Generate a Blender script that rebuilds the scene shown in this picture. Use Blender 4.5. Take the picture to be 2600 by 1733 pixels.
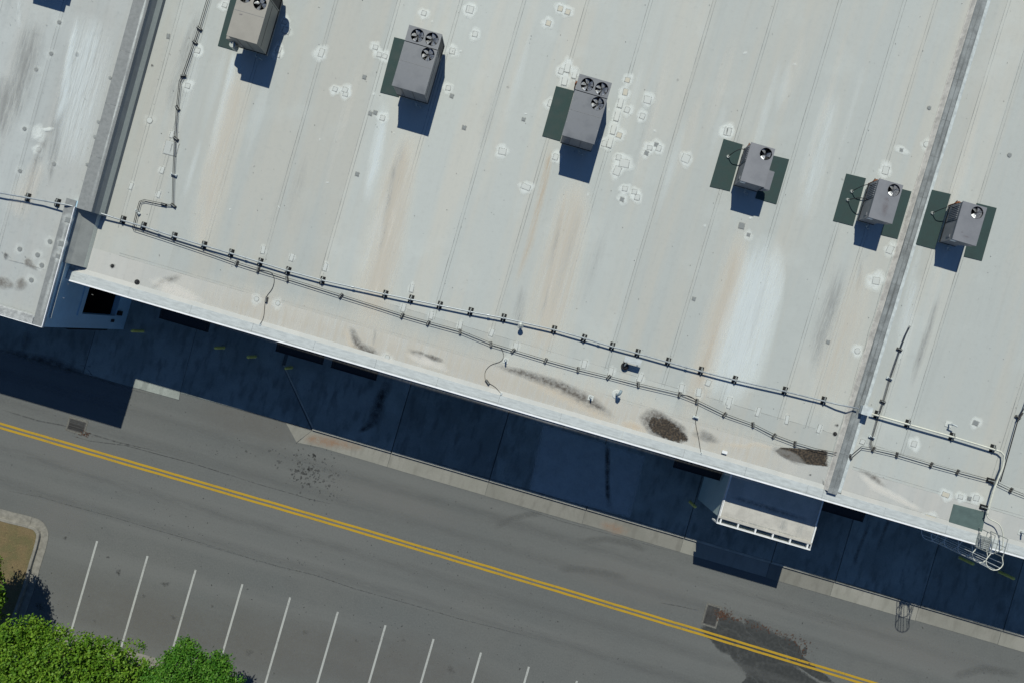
import bpy, bmesh, math, random
import numpy as np
from mathutils import Vector, Matrix
random.seed(7); RNG = np.random.default_rng(7)
for o in list(bpy.data.objects): bpy.data.objects.remove(o)
SC = bpy.context.scene; COL = SC.collection
R = math.radians
# ------------------------------------------------------------------ camera, sky, sun, exposure
H = 38.5; FPX = 1735.0
cam = bpy.data.cameras.new('camera'); cam.sensor_width = 36; cam.lens = 36 * FPX / 2600; cam.clip_end = 2000
co = bpy.data.objects.new('camera', cam); COL.objects.link(co); co.location = (0, 0, H); SC.camera = co
SUN_E = R(50.5); SUN_X = 0.03
world = bpy.data.worlds.new('World'); SC.world = world; world.use_nodes = True
wn = world.node_tree; wn.nodes.clear()
wo = wn.nodes.new('ShaderNodeOutputWorld'); wb = wn.nodes.new('ShaderNodeBackground'); ws = wn.nodes.new('ShaderNodeTexSky')
ws.sky_type = 'NISHITA'; ws.sun_disc = False; ws.sun_elevation = SUN_E; ws.sun_rotation = math.atan2(SUN_X, 1)
ws.air_density = 1.0; ws.dust_density = 0.0; ws.ozone_density = 10.0
wb.inputs['Strength'].default_value = 0.074
wn.links.new(ws.outputs[0], wb.inputs[0]); wn.links.new(wb.outputs[0], wo.inputs[0])
sl = bpy.data.lights.new('sun', 'SUN'); sl.energy = 5.0; sl.angle = R(0.5); sl.color = (0.995, 0.99, 0.88)
so = bpy.data.objects.new('sun', sl); COL.objects.link(so); so.location = (0, 20, 60)
so.rotation_euler = Vector((-SUN_X * math.cos(SUN_E), -math.cos(SUN_E), -math.sin(SUN_E))).to_track_quat('-Z', 'Y').to_euler()
SC.view_settings.view_transform = 'Standard'; SC.view_settings.look = 'None'; SC.view_settings.gamma = 1
SC.view_settings.exposure = -0.27; SC.view_settings.use_curve_mapping = False
SC.render.engine = 'CYCLES'; SC.cycles.transparent_max_bounces = 20
SC.cycles.max_bounces = 4; SC.cycles.diffuse_bounces = 2; SC.cycles.glossy_bounces = 2; SC.cycles.transmission_bounces = 2; SC.cycles.caustics_reflective = False; SC.cycles.caustics_refractive = False
# ------------------------------------------------------------------ frames of reference
TH = R(16.2); CT, ST = math.cos(TH), math.sin(TH)
OX, OY = 0.0, -3.226                                   # a point of the eave line; u runs along the eave, v up the roof
def zr(v): return 5.95 + 0.025 * v                     # main roof surface
def zl(v): return 6.45 + 0.025 * v                     # neighbouring roof, half a metre higher
def zg(v): return 0.0
def gpt(px, py, z):                                    # photograph point at a height -> building frame (u, v)
    X = (px - 1300) * (H - z) / FPX; Y = -(py - 866.5) * (H - z) / FPX - OY
    return X * CT - Y * ST, X * ST + Y * CT
def PR(px, py, dz=0.0, zf=zr):
    z = zf(5) + dz
    for _ in range(4):
        u, v = gpt(px, py, z); z = zf(v) + dz
    return u, v, z
def reg(x0, y0, s): return lambda x, y: (x0 + s * x, y0 + s * y)
R1 = reg(0, 0, .36995); R2 = reg(500, 0, .2975); R3 = reg(1150, 0, .37); R4 = reg(1750, 250, .36356)
R5 = reg(0, 450, .44643); R6 = reg(600, 600, .41445); R7 = reg(1200, 750, .38272); R8 = reg(1750, 850, .56329)
G1 = reg(0, 1100, .40373); G2 = reg(600, 1050, .43549); G3 = reg(1300, 1200, .34)
Q0 = reg(0, 520, .21053); QR = reg(2100, 1000, .22321); QV = reg(1540, 880, .1276)
# ------------------------------------------------------------------ materials
def newmat(name):
    m = bpy.data.materials.new(name); m.use_nodes = True
    nt = m.node_tree; nt.nodes.clear()
    out = nt.nodes.new('ShaderNodeOutputMaterial'); b = nt.nodes.new('ShaderNodeBsdfPrincipled')
    nt.links.new(b.outputs[0], out.inputs[0])
    return m, nt, b, out
def N(nt, typ, **kw):
    n = nt.nodes.new(typ)
    for k, v in kw.items():
        if k in n.inputs: n.inputs[k].default_value = v
        else: setattr(n, k, v)
    return n
def noise(nt, scale, detail=4, vec=None, mscale=None, rough=.55):
    n = N(nt, 'ShaderNodeTexNoise', Scale=scale, Detail=detail, Roughness=rough)
    if vec is None: vec = N(nt, 'ShaderNodeTexCoord').outputs['Object']
    if mscale:
        mp = N(nt, 'ShaderNodeMapping'); mp.inputs['Scale'].default_value = mscale
        nt.links.new(vec, mp.inputs[0]); vec = mp.outputs[0]
    nt.links.new(vec, n.inputs['Vector'])
    return n.outputs['Fac']
def maprange(nt, fac, a, b, c=0, d=1):
    n = N(nt, 'ShaderNodeMapRange'); n.inputs[1].default_value = a; n.inputs[2].default_value = b
    n.inputs[3].default_value = c; n.inputs[4].default_value = d; n.interpolation_type = 'SMOOTHSTEP'
    nt.links.new(fac, n.inputs[0]); return n.outputs[0]
def math_(nt, op, a, b=None):
    n = N(nt, 'ShaderNodeMath', operation=op)
    for i, x in enumerate((a, b)):
        if x is None: continue
        if isinstance(x, (int, float)): n.inputs[i].default_value = x
        else: nt.links.new(x, n.inputs[i])
    return n.outputs[0]
def mixc(nt, fac, a, b, mode='MIX'):
    n = N(nt, 'ShaderNodeMix', data_type='RGBA', blend_type=mode)
    for idx, x in ((0, fac), (6, a), (7, b)):
        if isinstance(x, (int, float)): n.inputs[idx].default_value = x
        elif isinstance(x, tuple): n.inputs[idx].default_value = (*x, 1)[:4]
        else: nt.links.new(x, n.inputs[idx])
    return n.outputs[2]
def bump(nt, b, h, strength=.3, dist=.01):
    n = N(nt, 'ShaderNodeBump', Strength=strength, Distance=dist); nt.links.new(h, n.inputs['Height'])
    nt.links.new(n.outputs[0], b.inputs['Normal'])
def simple(name, col, rough=.6, var=.18, scale=6, metal=0, col2=None, bumpS=0, stretch=None, spec=.4):
    m, nt, b, out = newmat(name)
    c2 = col2 or tuple(x * (1 - var) for x in col); c1 = col if col2 else tuple(min(1, x * (1 + var)) for x in col)
    n1 = noise(nt, scale, 6, mscale=stretch); n2 = noise(nt, scale * 9, 3)
    f = math_(nt, 'ADD', math_(nt, 'MULTIPLY', n1, .7), math_(nt, 'MULTIPLY', n2, .3))
    nt.links.new(mixc(nt, maprange(nt, f, .35, .65), c2, c1), b.inputs['Base Color'])
    nt.links.new(maprange(nt, n1, .3, .7, max(.05, rough - .1), min(1, rough + .12)), b.inputs['Roughness'])
    b.inputs['Metallic'].default_value = metal; b.inputs['Specular IOR Level'].default_value = spec
    if bumpS: bump(nt, b, n2, bumpS, .01)
    return m
def membrane(name, base, warm, dark, seed=0):
    m, nt, b, out = newmat(name)
    tc = N(nt, 'ShaderNodeTexCoord').outputs['Object']
    mp = N(nt, 'ShaderNodeMapping'); mp.inputs['Location'].default_value = (seed, seed * .7, 0); nt.links.new(tc, mp.inputs[0]); tc = mp.outputs[0]
    st1 = noise(nt, 1, 3, tc, (.9, .055, 1)); st2 = noise(nt, 1, 4, tc, (4.2, .2, 1)); st3 = noise(nt, 1, 2, tc, (15, .9, 1))
    mot = noise(nt, .55, 4, tc); gr = noise(nt, 55, 1, tc); mid = noise(nt, 5, 4, tc)
    info = N(nt, 'ShaderNodeObjectInfo').outputs['Random']
    c = mixc(nt, maprange(nt, st1, .38, .66), base, warm)
    c = mixc(nt, maprange(nt, st2, .48, .85, 0, .3), c, dark)
    c = mixc(nt, maprange(nt, mot, .5, .75, 0, .38), c, tuple(min(1, x * 1.14) for x in base))
    c = mixc(nt, maprange(nt, st3, .45, .9, 0, .10), c, dark)
    c = mixc(nt, maprange(nt, mid, .5, .8, 0, .3), c, dark)
    v = math_(nt, 'ADD', .90, math_(nt, 'MULTIPLY', info, .14))
    v = math_(nt, 'MULTIPLY', v, maprange(nt, gr, .2, .8, .95, 1.05))
    c = mixc(nt, 1.0, c, v, 'MULTIPLY')
    nt.links.new(c, b.inputs['Base Color']); b.inputs['Roughness'].default_value = .62; b.inputs['Specular IOR Level'].default_value = .3
    bump(nt, b, math_(nt, 'ADD', math_(nt, 'MULTIPLY', mot, 3), mid), .12, .02)
    return m
def decal(name, col, opacity=1, scale=6, ragged=.6, stretch=None, lo=None, hi=None, col2=None, rough=.7, cscale=None, under=(.44, .452, .44)):
    # a thin film lies on its ground without shading it: the light it takes from the ground below (share f) is given back as (1 - f) * under
    # soft (lo None): coverage = a * noise; ragged (lo, hi): noise bites into the edge
    m, nt, b, out = newmat(name)
    at = N(nt, 'ShaderNodeAttribute', attribute_name='a')
    tc = N(nt, 'ShaderNodeTexCoord').outputs['Object']
    n1 = noise(nt, scale, 4, tc, mscale=stretch, rough=.66); n2 = noise(nt, scale * 7, 2, tc, mscale=stretch)
    nn = math_(nt, 'ADD', math_(nt, 'MULTIPLY', math_(nt, 'SUBTRACT', n1, .5), 1.7), math_(nt, 'MULTIPLY', math_(nt, 'SUBTRACT', n2, .5), .8))
    if lo is None:
        k = math_(nt, 'MULTIPLY', at.outputs['Fac'], math_(nt, 'MAXIMUM', math_(nt, 'ADD', math_(nt, 'MULTIPLY', nn, ragged * 2.4), .85), 0.0))
        f = math_(nt, 'MULTIPLY', math_(nt, 'MINIMUM', k, 1.0), opacity)
    else:
        f = maprange(nt, math_(nt, 'ADD', at.outputs['Fac'], math_(nt, 'MULTIPLY', nn, ragged)), lo, hi, 0, opacity)
        f = math_(nt, 'MULTIPLY', f, maprange(nt, at.outputs['Fac'], 0.0, .2))
    cc = mixc(nt, maprange(nt, noise(nt, cscale, 3, tc) if cscale else n2, .4, .66), col, col2) if col2 else col
    nt.links.new(mixc(nt, 1.0, cc, mixc(nt, 1.0, under, math_(nt, 'SUBTRACT', 1.0, f), 'MULTIPLY'), 'ADD'), b.inputs['Base Color'])
    b.inputs['Roughness'].default_value = rough; b.inputs['Specular IOR Level'].default_value = .25
    tr = N(nt, 'ShaderNodeBsdfTransparent'); mx = N(nt, 'ShaderNodeMixShader')
    nt.links.new(f, mx.inputs[0]); nt.links.new(tr.outputs[0], mx.inputs[1]); nt.links.new(b.outputs[0], mx.inputs[2])
    nt.links.new(mx.outputs[0], out.inputs[0])
    return m
M = {}
M['memb'] = membrane('roof_membrane', (.432, .456, .440), (.462, .462, .425), (.352, .366, .35))
M['membL'] = membrane('roof_membrane_weathered', (.43, .455, .45), (.44, .45, .435), (.27, .29, .29), 31)
M['membE'] = membrane('roof_membrane_eave', (.455, .462, .443), (.50, .492, .462), (.385, .385, .365), 11)
M['cap'] = simple('eave_cap_metal', (.455, .485, .488), .5, .1, 2.5, stretch=(1, 4, 1), bumpS=.1)
M['drip'] = simple('drip_edge_metal', (.82, .83, .85), .35, .06, 3)
M['capg'] = simple('parapet_cap_grey', (.255, .265, .265), .7, .2, 7, col2=(.2, .21, .21), bumpS=.2)
M['capl'] = simple('parapet_cap_light', (.38, .39, .385), .6, .25, 9, bumpS=.2)
M['joint'] = simple('expansion_joint_cover', (.215, .23, .232), .65, .28, 2, bumpS=.15)
M['jointw'] = simple('flashing_white', (.50, .54, .545), .6, .16, 5)
M['jointd'] = simple('flashing_dirty', (.46, .44, .41), .7, .2, 4)
M['wall'] = simple('painted_wall', (.40, .57, .68), .7, .05, 1.5)
M['ewall'] = simple('vestibule_wall', (.46, .57, .55), .7, .05, 1.5)
M['wally'] = simple('wall_flashing', (.55, .57, .50), .6, .1, 1, stretch=(1, .2, 1))
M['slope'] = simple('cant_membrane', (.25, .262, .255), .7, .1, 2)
M['dark'] = simple('recess_shade_black', (.006, .006, .007), .9, .1, 4)  # near-black colour that paints in the shade of recesses
M['awn'] = simple('black_awning_metal', (.012, .013, .014), .6, .2, 4)
M['vroof'] = simple('vestibule_roof', (.44, .425, .39), .8, .12, 1.6, bumpS=.1)
M['white'] = simple('white_painted_metal', (.74, .75, .75), .45, .06, 5)
M['unit'] = simple('unit_grey_paint', (.126, .136, .156), .4, .06, 1.3)
M['unit2'] = simple('unit_grey_paint_light', (.195, .2, .218), .45, .06, 1.5)
M['unitt'] = simple('unit_tan_paint', (.285, .268, .238), .5, .05, 1.5)
M['unitts'] = simple('unit_tan_side', (.27, .262, .225), .5, .08, 1.5)
M['units'] = simple('unit_side_paint', (.21, .213, .22), .5, .1, 2)
M['coil'] = simple('condenser_coil', (.03, .032, .035), .6, .3, 60)
M['black'] = simple('black_metal', (.012, .012, .014), .5, .3, 10)
M['blade'] = simple('fan_blade_metal', (.5, .51, .52), .3, .1, 8, metal=.55)
M['rust'] = simple('rusted_fitting', (.23, .085, .035), .8, .4, 25, bumpS=.3)
M['curb'] = simple('roof_curb', (.40, .385, .34), .8, .2, 5)
M['pad'] = simple('walkway_pad_green', (.027, .052, .050), .8, .16, 2.2, bumpS=.1)
M['pad2'] = simple('walkway_pad_faded', (.085, .125, .12), .8, .12, 3)
M['steel'] = simple('galvanised_pipe', (.33, .36, .38), .4, .12, 6, metal=.2)
M['pipew'] = simple('pale_painted_pipe', (.60, .60, .52), .45, .1, 8)
M['rubber'] = simple('black_rubber', (.011, .011, .012), .75, .3, 20)
M['wire'] = simple('dark_conduit', (.022, .022, .024), .55, .25, 20)
M['block'] = simple('weathered_block', (.085, .083, .078), .85, .3, 30)
M['pvc'] = simple('grey_pvc', (.22, .28, .31), .4, .08, 8)
M['galv'] = simple('galvanised_steel', (.36, .38, .36), .45, .15, 15, metal=.4)
M['dkgalv'] = simple('ladder_steel', (.62, .65, .66), .5, .1, 15, metal=.0)
M['patch'] = simple('patch_white', (.52, .54, .52), .6, .05, 20)
M['patchm'] = simple('patch_membrane', (.445, .465, .45), .6, .05, 20)
M['patcht'] = simple('patch_tan', (.52, .49, .41), .7, .08, 20)
M['patchg'] = simple('patch_grey', (.22, .235, .235), .7, .15, 40)
M['yellow'] = simple('bollard_yellow', (.75, .68, .17), .5, .1, 8)
def slabm(name, base, dark, light):
    m, nt, b, out = newmat(name); info = N(nt, 'ShaderNodeObjectInfo').outputs['Random']
    a_ = noise(nt, .5, 4); b_ = noise(nt, 2.6, 5, mscale=(1, .35, 1)); g_ = noise(nt, 12, 3, rough=.75)
    c = mixc(nt, maprange(nt, a_, .38, .62), base, light); c = mixc(nt, maprange(nt, b_, .45, .72, 0, .75), c, dark); c = mixc(nt, maprange(nt, g_, .3, .7, .3, 0), c, dark)
    c = mixc(nt, 1.0, c, math_(nt, 'ADD', .78, math_(nt, 'MULTIPLY', info, .38)), 'MULTIPLY')
    nt.links.new(c, b.inputs['Base Color']); b.inputs['Roughness'].default_value = .85; bump(nt, b, g_, .2, .01); return m
M['conc'] = slabm('sidewalk_concrete', (.218, .24, .222), (.12, .132, .124), (.29, .315, .292))
M['gutter'] = slabm('gutter_concrete', (.21, .207, .182), (.165, .16, .14), (.235, .23, .205))
M['curbc'] = simple('curb_concrete', (.34, .33, .285), .85, .16, 4, bumpS=.2)
M['curbg'] = simple('island_curb_concrete', (.215, .205, .18), .85, .2, 4, bumpS=.2)
M['grate'] = simple('cast_iron', (.06, .058, .056), .6, .2, 20)
M['collar'] = simple('drain_collar', (.135, .132, .118), .9, .35, 14, bumpS=.3)
M['bark'] = simple('bark', (.09, .065, .045), .9, .3, 14, bumpS=.5, stretch=(1, 1, .2))
# decals
M['smear'] = decal('sealant_smear', (.64, .67, .65), .8, 5, .55)
M['pedge'] = decal('patch_edge_dirt', (.10, .10, .095), .85, 24, 1.0, lo=.4, hi=.85)
M['seam'] = decal('seam_dirt', (.10, .105, .10), .9, 3, .6, (1, .3, 1))
M['seamx'] = decal('cross_seam_dirt', (.12, .115, .11), .8, 4, .7, (.3, 1, 1))
M['rstk'] = decal('rust_streak', (.40, .30, .195), .8, 2.6, .85, (3.4, .2, 1))
M['tstk'] = decal('tan_streak', (.49, .445, .385), .75, 2.2, .7, (3.2, .18, 1))
M['gstk'] = decal('grey_streak', (.17, .172, .168), .75, 2.6, .85, (3.6, .22, 1))
M['jstk'] = decal('joint_grime', (.05, .052, .052), .8, 2.6, .9, (3.6, .3, 1), under=(.27, .29, .29))
M['ustain'] = decal('unit_top_stain', (.10, .085, .085), .75, 6, .7, under=(.195, .19, .21))
M['wstk'] = decal('pale_wash', (.55, .60, .615), .62, 1.7, .75, (2.8, .16, 1))
M['tbroad'] = decal('broad_tan_wash', (.47, .428, .36), .78, 2.0, .65, (3.2, .2, 1))
M['wbroad'] = decal('broad_white_wash', (.56, .61, .625), .55, 1.1, .85, (2.8, .2, 1))
M['wdry'] = decal('dried_silt', (.62, .585, .53), .85, 3, .5)
M['pud'] = decal('puddle_brown', (.02, .015, .011), .97, 4.5, .8, lo=.3, hi=.8, col2=(.085, .062, .04), rough=.5, cscale=11)
M['pudg'] = decal('puddle_grey', (.10, .085, .070), .95, 5, .55, rough=.6)
M['pudt'] = decal('puddle_rim_tan', (.52, .42, .30), .7, 4, .6)
M['spot'] = decal('dark_spot', (.03, .026, .024), .95, 12, .6)
M['oil'] = decal('oil_stain', (.02, .02, .02), .85, 9, .8, under=(.112, .115, .112))
M['oild'] = decal('oil_drop', (.015, .015, .015), .95, 9, .2, under=(.112, .115, .112))
M['wet'] = decal('wet_asphalt', (.034, .036, .035), .9, 5.0, .7, lo=.2, hi=.8, col2=(.05, .052, .051), rough=.5, cscale=6, under=(.112, .115, .112))
M['crack'] = decal('asphalt_crack', (.025, .025, .025), .8, 5, 1.3, under=(.112, .115, .112))
M['tyre'] = decal('tyre_mark', (.04, .041, .04), .38, 7, 1.4, (.6, 6, 1), under=(.112, .115, .112))
M['pale'] = decal('pale_asphalt', (.15, .148, .142), .5, 1.3, .5, under=(.112, .115, .112))
M['brown'] = decal('brown_film', (.104, .098, .089), .45, .6, .5, under=(.112, .115, .112))
M['track'] = decal('wheel_track', (.084, .087, .086), .6, 1.2, .8, (.4, 2.5, 1), under=(.112, .115, .112))
M['cpale'] = decal('pale_concrete', (.36, .385, .38), .9, 1.3, .25, under=(.22, .23, .215))
M['cdark'] = decal('wet_concrete', (.025, .026, .026), .97, 2.4, .55, under=(.22, .23, .215))
M['crust'] = decal('rusty_concrete', (.22, .12, .065), .75, 2.5, .7, under=(.22, .23, .215))
def asphalt():
    m, nt, b, out = newmat('asphalt')
    big = noise(nt, .16, 3); mid = noise(nt, 1.3, 5); fine = noise(nt, 30, 3); grain = noise(nt, 11, 3, rough=.8); lanes = noise(nt, 1, 3, mscale=(.03, .55, 1))
    vo = N(nt, 'ShaderNodeTexVoronoi', Scale=9.0); nt.links.new(N(nt, 'ShaderNodeTexCoord').outputs['Object'], vo.inputs['Vector'])
    c = mixc(nt, maprange(nt, big, .35, .65), (.108, .115, .113), (.117, .121, .116))
    c = mixc(nt, maprange(nt, mid, .45, .75, 0, .45), c, (.093, .097, .096))
    c = mixc(nt, maprange(nt, lanes, .42, .68, 0, .7), c, (.142, .146, .141))
    c = mixc(nt, maprange(nt, grain, .42, .75, 0, .5), c, (.162, .165, .16))
    c = mixc(nt, maprange(nt, grain, .28, .46, .5, 0), c, (.07, .073, .072))
    c = mixc(nt, maprange(nt, fine, .35, .75, 0, .3), c, (.155, .158, .153))
    c = mixc(nt, maprange(nt, vo.outputs['Distance'], .05, .12, .45, 0), c, (.25, .25, .24))
    nt.links.new(c, b.inputs['Base Color']); b.inputs['Roughness'].default_value = .85; b.inputs['Specular IOR Level'].default_value = .25
    bump(nt, b, fine, .5, .02); return m
M['asph'] = asphalt()
def paint(name, col, worn):
    m, nt, b, out = newmat(name)
    n1 = noise(nt, 14, 6); n2 = noise(nt, 1.1, 4)
    f = math_(nt, 'ADD', math_(nt, 'MULTIPLY', n1, .75), math_(nt, 'MULTIPLY', n2, .35))
    nt.links.new(mixc(nt, maprange(nt, f, .57, .74, 0, .8), mixc(nt, n2, col, tuple(x * .86 for x in col)), worn), b.inputs['Base Color'])
    b.inputs['Roughness'].default_value = .75; return m
M['ypaint'] = paint('yellow_road_paint', (.43, .265, .010), (.2, .15, .05)); M['wpaint'] = paint('white_road_paint', (.40, .41, .39), (.17, .175, .165))
def lawnm():
    m, nt, b, out = newmat('dry_lawn')
    n1 = noise(nt, 1.2, 6); n2 = noise(nt, 22, 5)
    c = mixc(nt, maprange(nt, n1, .4, .62), (.17, .128, .065), (.12, .112, .05)); c = mixc(nt, maprange(nt, n2, .4, .7, 0, .6), c, (.09, .062, .033))
    nt.links.new(c, b.inputs['Base Color']); b.inputs['Roughness'].default_value = .95; bump(nt, b, n2, .6, .03); return m
M['lawn'] = lawnm()
def leafm(name, a, b_, c_):
    m, nt, b, out = newmat(name)
    at = N(nt, 'ShaderNodeAttribute', attribute_name='a')
    rp = N(nt, 'ShaderNodeValToRGB'); e = rp.color_ramp.elements
    e[0].color = (*a, 1); e[1].color = (*c_, 1); x = e.new(.5); x.color = (*b_, 1)
    nt.links.new(at.outputs['Fac'], rp.inputs[0]); nt.links.new(rp.outputs[0], b.inputs['Base Color'])
    b.inputs['Roughness'].default_value = .55; b.inputs['Specular IOR Level'].default_value = .22
    tl = N(nt, 'ShaderNodeBsdfTranslucent'); nt.links.new(rp.outputs[0], tl.inputs[0])
    mx = N(nt, 'ShaderNodeMixShader'); mx.inputs[0].default_value = .22
    nt.links.new(b.outputs[0], mx.inputs[1]); nt.links.new(tl.outputs[0], mx.inputs[2]); nt.links.new(mx.outputs[0], out.inputs[0])
    return m
M['leafy'] = leafm('yellow_green_leaf', (.042, .115, .008), (.1, .21, .013), (.185, .305, .03))
M['leafg'] = leafm('deep_green_leaf', (.025, .10, .008), (.06, .18, .014), (.13, .26, .035))
M['blade_d'] = simple('dry_grass_blade', (.21, .165, .075), .9, .35, 9)
M['litter'] = simple('leaf_litter', (.075, .036, .022), .85, .4, 9)
M['speck'] = simple('dark_speck', (.03, .028, .026), .9, .3, 9)
# ------------------------------------------------------------------ mesh helpers
class MB:
    def __init__(s): s.v = []; s.f = []; s.a = []
    def add(s, vs, fs, al=None):
        k = len(s.v); s.v += [tuple(x) for x in vs]; s.f += [tuple(i + k for i in f) for f in fs]
        s.a += list(al) if al is not None else [1.0] * len(vs); return s
    def box(s, x0, x1, y0, y1, z0, z1, zf=None):
        vs = []
        for z in (z0, z1):
            for x, y in ((x0, y0), (x1, y0), (x1, y1), (x0, y1)): vs.append((x, y, z + (zf(y) if zf else 0)))
        return s.add(vs, [(3, 2, 1, 0), (4, 5, 6, 7), (0, 1, 5, 4), (1, 2, 6, 5), (2, 3, 7, 6), (3, 0, 4, 7)])
    def prism(s, pts, z0, z1):
        n = len(pts); vs = [(x, y, z0) for x, y in pts] + [(x, y, z1) for x, y in pts]
        return s.add(vs, [tuple(range(n - 1, -1, -1)), tuple(range(n, 2 * n))] + [(i, (i + 1) % n, n + (i + 1) % n, n + i) for i in range(n)])
    def cyl(s, x, y, z0, z1, r0, r1=None, n=16):
        r1 = r0 if r1 is None else r1; vs = []
        for z, r in ((z0, r0), (z1, r1)):
            for i in range(n): t = 2 * math.pi * i / n; vs.append((x + r * math.cos(t), y + r * math.sin(t), z))
        return s.add(vs, [tuple(range(n - 1, -1, -1)), tuple(range(n, 2 * n))] + [(i, (i + 1) % n, n + (i + 1) % n, n + i) for i in range(n)])
    def tube(s, pts, r, n=8, cap=True):
        P = [Vector(p) for p in pts]; rings = []; prev = None
        for i, p in enumerate(P):
            d = ((P[min(i + 1, len(P) - 1)] - p).normalized() + (p - P[max(i - 1, 0)]).normalized())
            d = d.normalized() if d.length > 1e-6 else Vector((0, 0, 1))
            a = prev if prev is not None else (Vector((0, 0, 1)) if abs(d.z) < .9 else Vector((1, 0, 0)))
            b = d.cross(a).normalized(); a = b.cross(d).normalized(); prev = a
            rr = r[i] if isinstance(r, (list, tuple)) else r
            rings.append([p + (a * math.cos(2 * math.pi * k / n) + b * math.sin(2 * math.pi * k / n)) * rr for k in range(n)])
        vs = [v for q in rings for v in q]; fs = []
        for i in range(len(P) - 1):
            for k in range(n): fs.append((i * n + k, i * n + (k + 1) % n, (i + 1) * n + (k + 1) % n, (i + 1) * n + k))
        if cap: fs += [tuple(range(n - 1, -1, -1)), tuple(range((len(P) - 1) * n, len(P) * n))]
        return s.add(vs, fs)
    def mesh(s, name, m=None, attr=False, smooth=False):
        me = bpy.data.meshes.new(name); me.from_pydata(s.v, [], s.f); me.validate(); me.update()
        if attr:
            at = me.attributes.new('a', 'FLOAT', 'POINT'); at.data.foreach_set('value', np.array(s.a, dtype=np.float32))
        if m: me.materials.append(M[m] if isinstance(m, str) else m)
        if smooth:
            for p in me.polygons: p.use_smooth = True
        return me
    def build(s, name, m, parent=None, attr=False, smooth=False, bevel=0, kind=None):
        me = s.mesh(name, m, attr, smooth)
        return link(name, me, parent, bevel, kind)
def link(name, me, parent=None, bevel=0, kind=None):
    o = bpy.data.objects.new(name, me); COL.objects.link(o); o.parent = parent
    if bevel:
        md = o.modifiers.new('bevel', 'BEVEL'); md.width = bevel; md.segments = 2; md.limit_method = 'ANGLE'
    if kind: o['kind'] = kind
    return o
def tag(o, label, cat, group=None):
    o['label'] = label; o['category'] = cat
    if group: o['group'] = group
    return o
def frame(name, u, v, z, rot=0.0):                       # an Empty at a thing's base, turned with the building
    o = bpy.data.objects.new(name, None); COL.objects.link(o); o.empty_display_size = .3
    o.location = (OX + u * CT + v * ST, OY - u * ST + v * CT, z); o.rotation_euler = (0, 0, -TH + rot); return o
def thing(name, label, cat, u=0, v=0, z=0, rot=0.0, group=None): return tag(frame(name, u, v, z, rot), label, cat, group)
def at_frame(o, u=0, v=0, z=0, rot=0.0):                 # puts a mesh into the building frame
    o.location = (OX + u * CT + v * ST, OY - u * ST + v * CT, z); o.rotation_euler = (0, 0, -TH + rot); return o
def smooth_path(pts, n=6):
    P = [Vector(p) for p in pts]; out = []
    for i in range(len(P) - 1):
        p0, p1, p2, p3 = P[max(i - 1, 0)], P[i], P[i + 1], P[min(i + 2, len(P) - 1)]
        for k in range(n):
            t = k / n
            out.append(.5 * ((2 * p1) + (p2 - p0) * t + (2 * p0 - 5 * p1 + 4 * p2 - p3) * t * t + (3 * p1 - p0 - 3 * p2 + p3) * t ** 3))
    return out + [P[-1]]
DZ = [0]
def lay(): DZ[0] += 1; return .0075 + .00012 * DZ[0]
def blob(parent, name, m, u, v, ru, rv, rot=0, zf=zr, dz=None, pts=None, irr=.16, alpha=1.0, soft=(1, .9, .6, .25, 0), rad=(.0, .3, .6, .82, 1)):
    n = 30; dz = lay() if dz is None else dz; ph = [random.uniform(0, 6.28) for _ in range(4)]
    out = []
    if pts:
        u = sum(p[0] for p in pts) / len(pts); v = sum(p[1] for p in pts) / len(pts); L = len(pts); n = L * 3
        for i in range(n):
            a, b = pts[i // 3], pts[(i // 3 + 1) % L]; t = (i % 3) / 3; out.append((a[0] + (b[0] - a[0]) * t - u, a[1] + (b[1] - a[1]) * t - v))
    else:
        for i in range(n):
            t = 2 * math.pi * i / n; k = 1 + irr * (math.sin(2 * t + ph[0]) * .5 + math.sin(3 * t + ph[1]) * .4 + math.sin(5 * t + ph[2]) * .35)
            x, y = ru * k * math.cos(t), rv * k * math.sin(t); out.append((x * math.cos(rot) - y * math.sin(rot), x * math.sin(rot) + y * math.cos(rot)))
    vs = [(u, v, zf(v) + dz)]; al = [alpha]; fs = []
    for j, (rf, a) in enumerate(zip(rad[1:], soft[1:])):
        for x, y in out: vs.append((u + x * rf, v + y * rf, zf(v + y * rf) + dz)); al.append(a * alpha)
    for i in range(n): fs.append((0, 1 + i, 1 + (i + 1) % n))
    for j in range(len(rad) - 2):
        for i in range(n): a = 1 + j * n + i; b = 1 + j * n + (i + 1) % n; fs.append((a, a + n, b + n, b))
    mb = MB(); mb.add(vs, fs, al); return mb.build(name, m, parent, attr=True)
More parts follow.
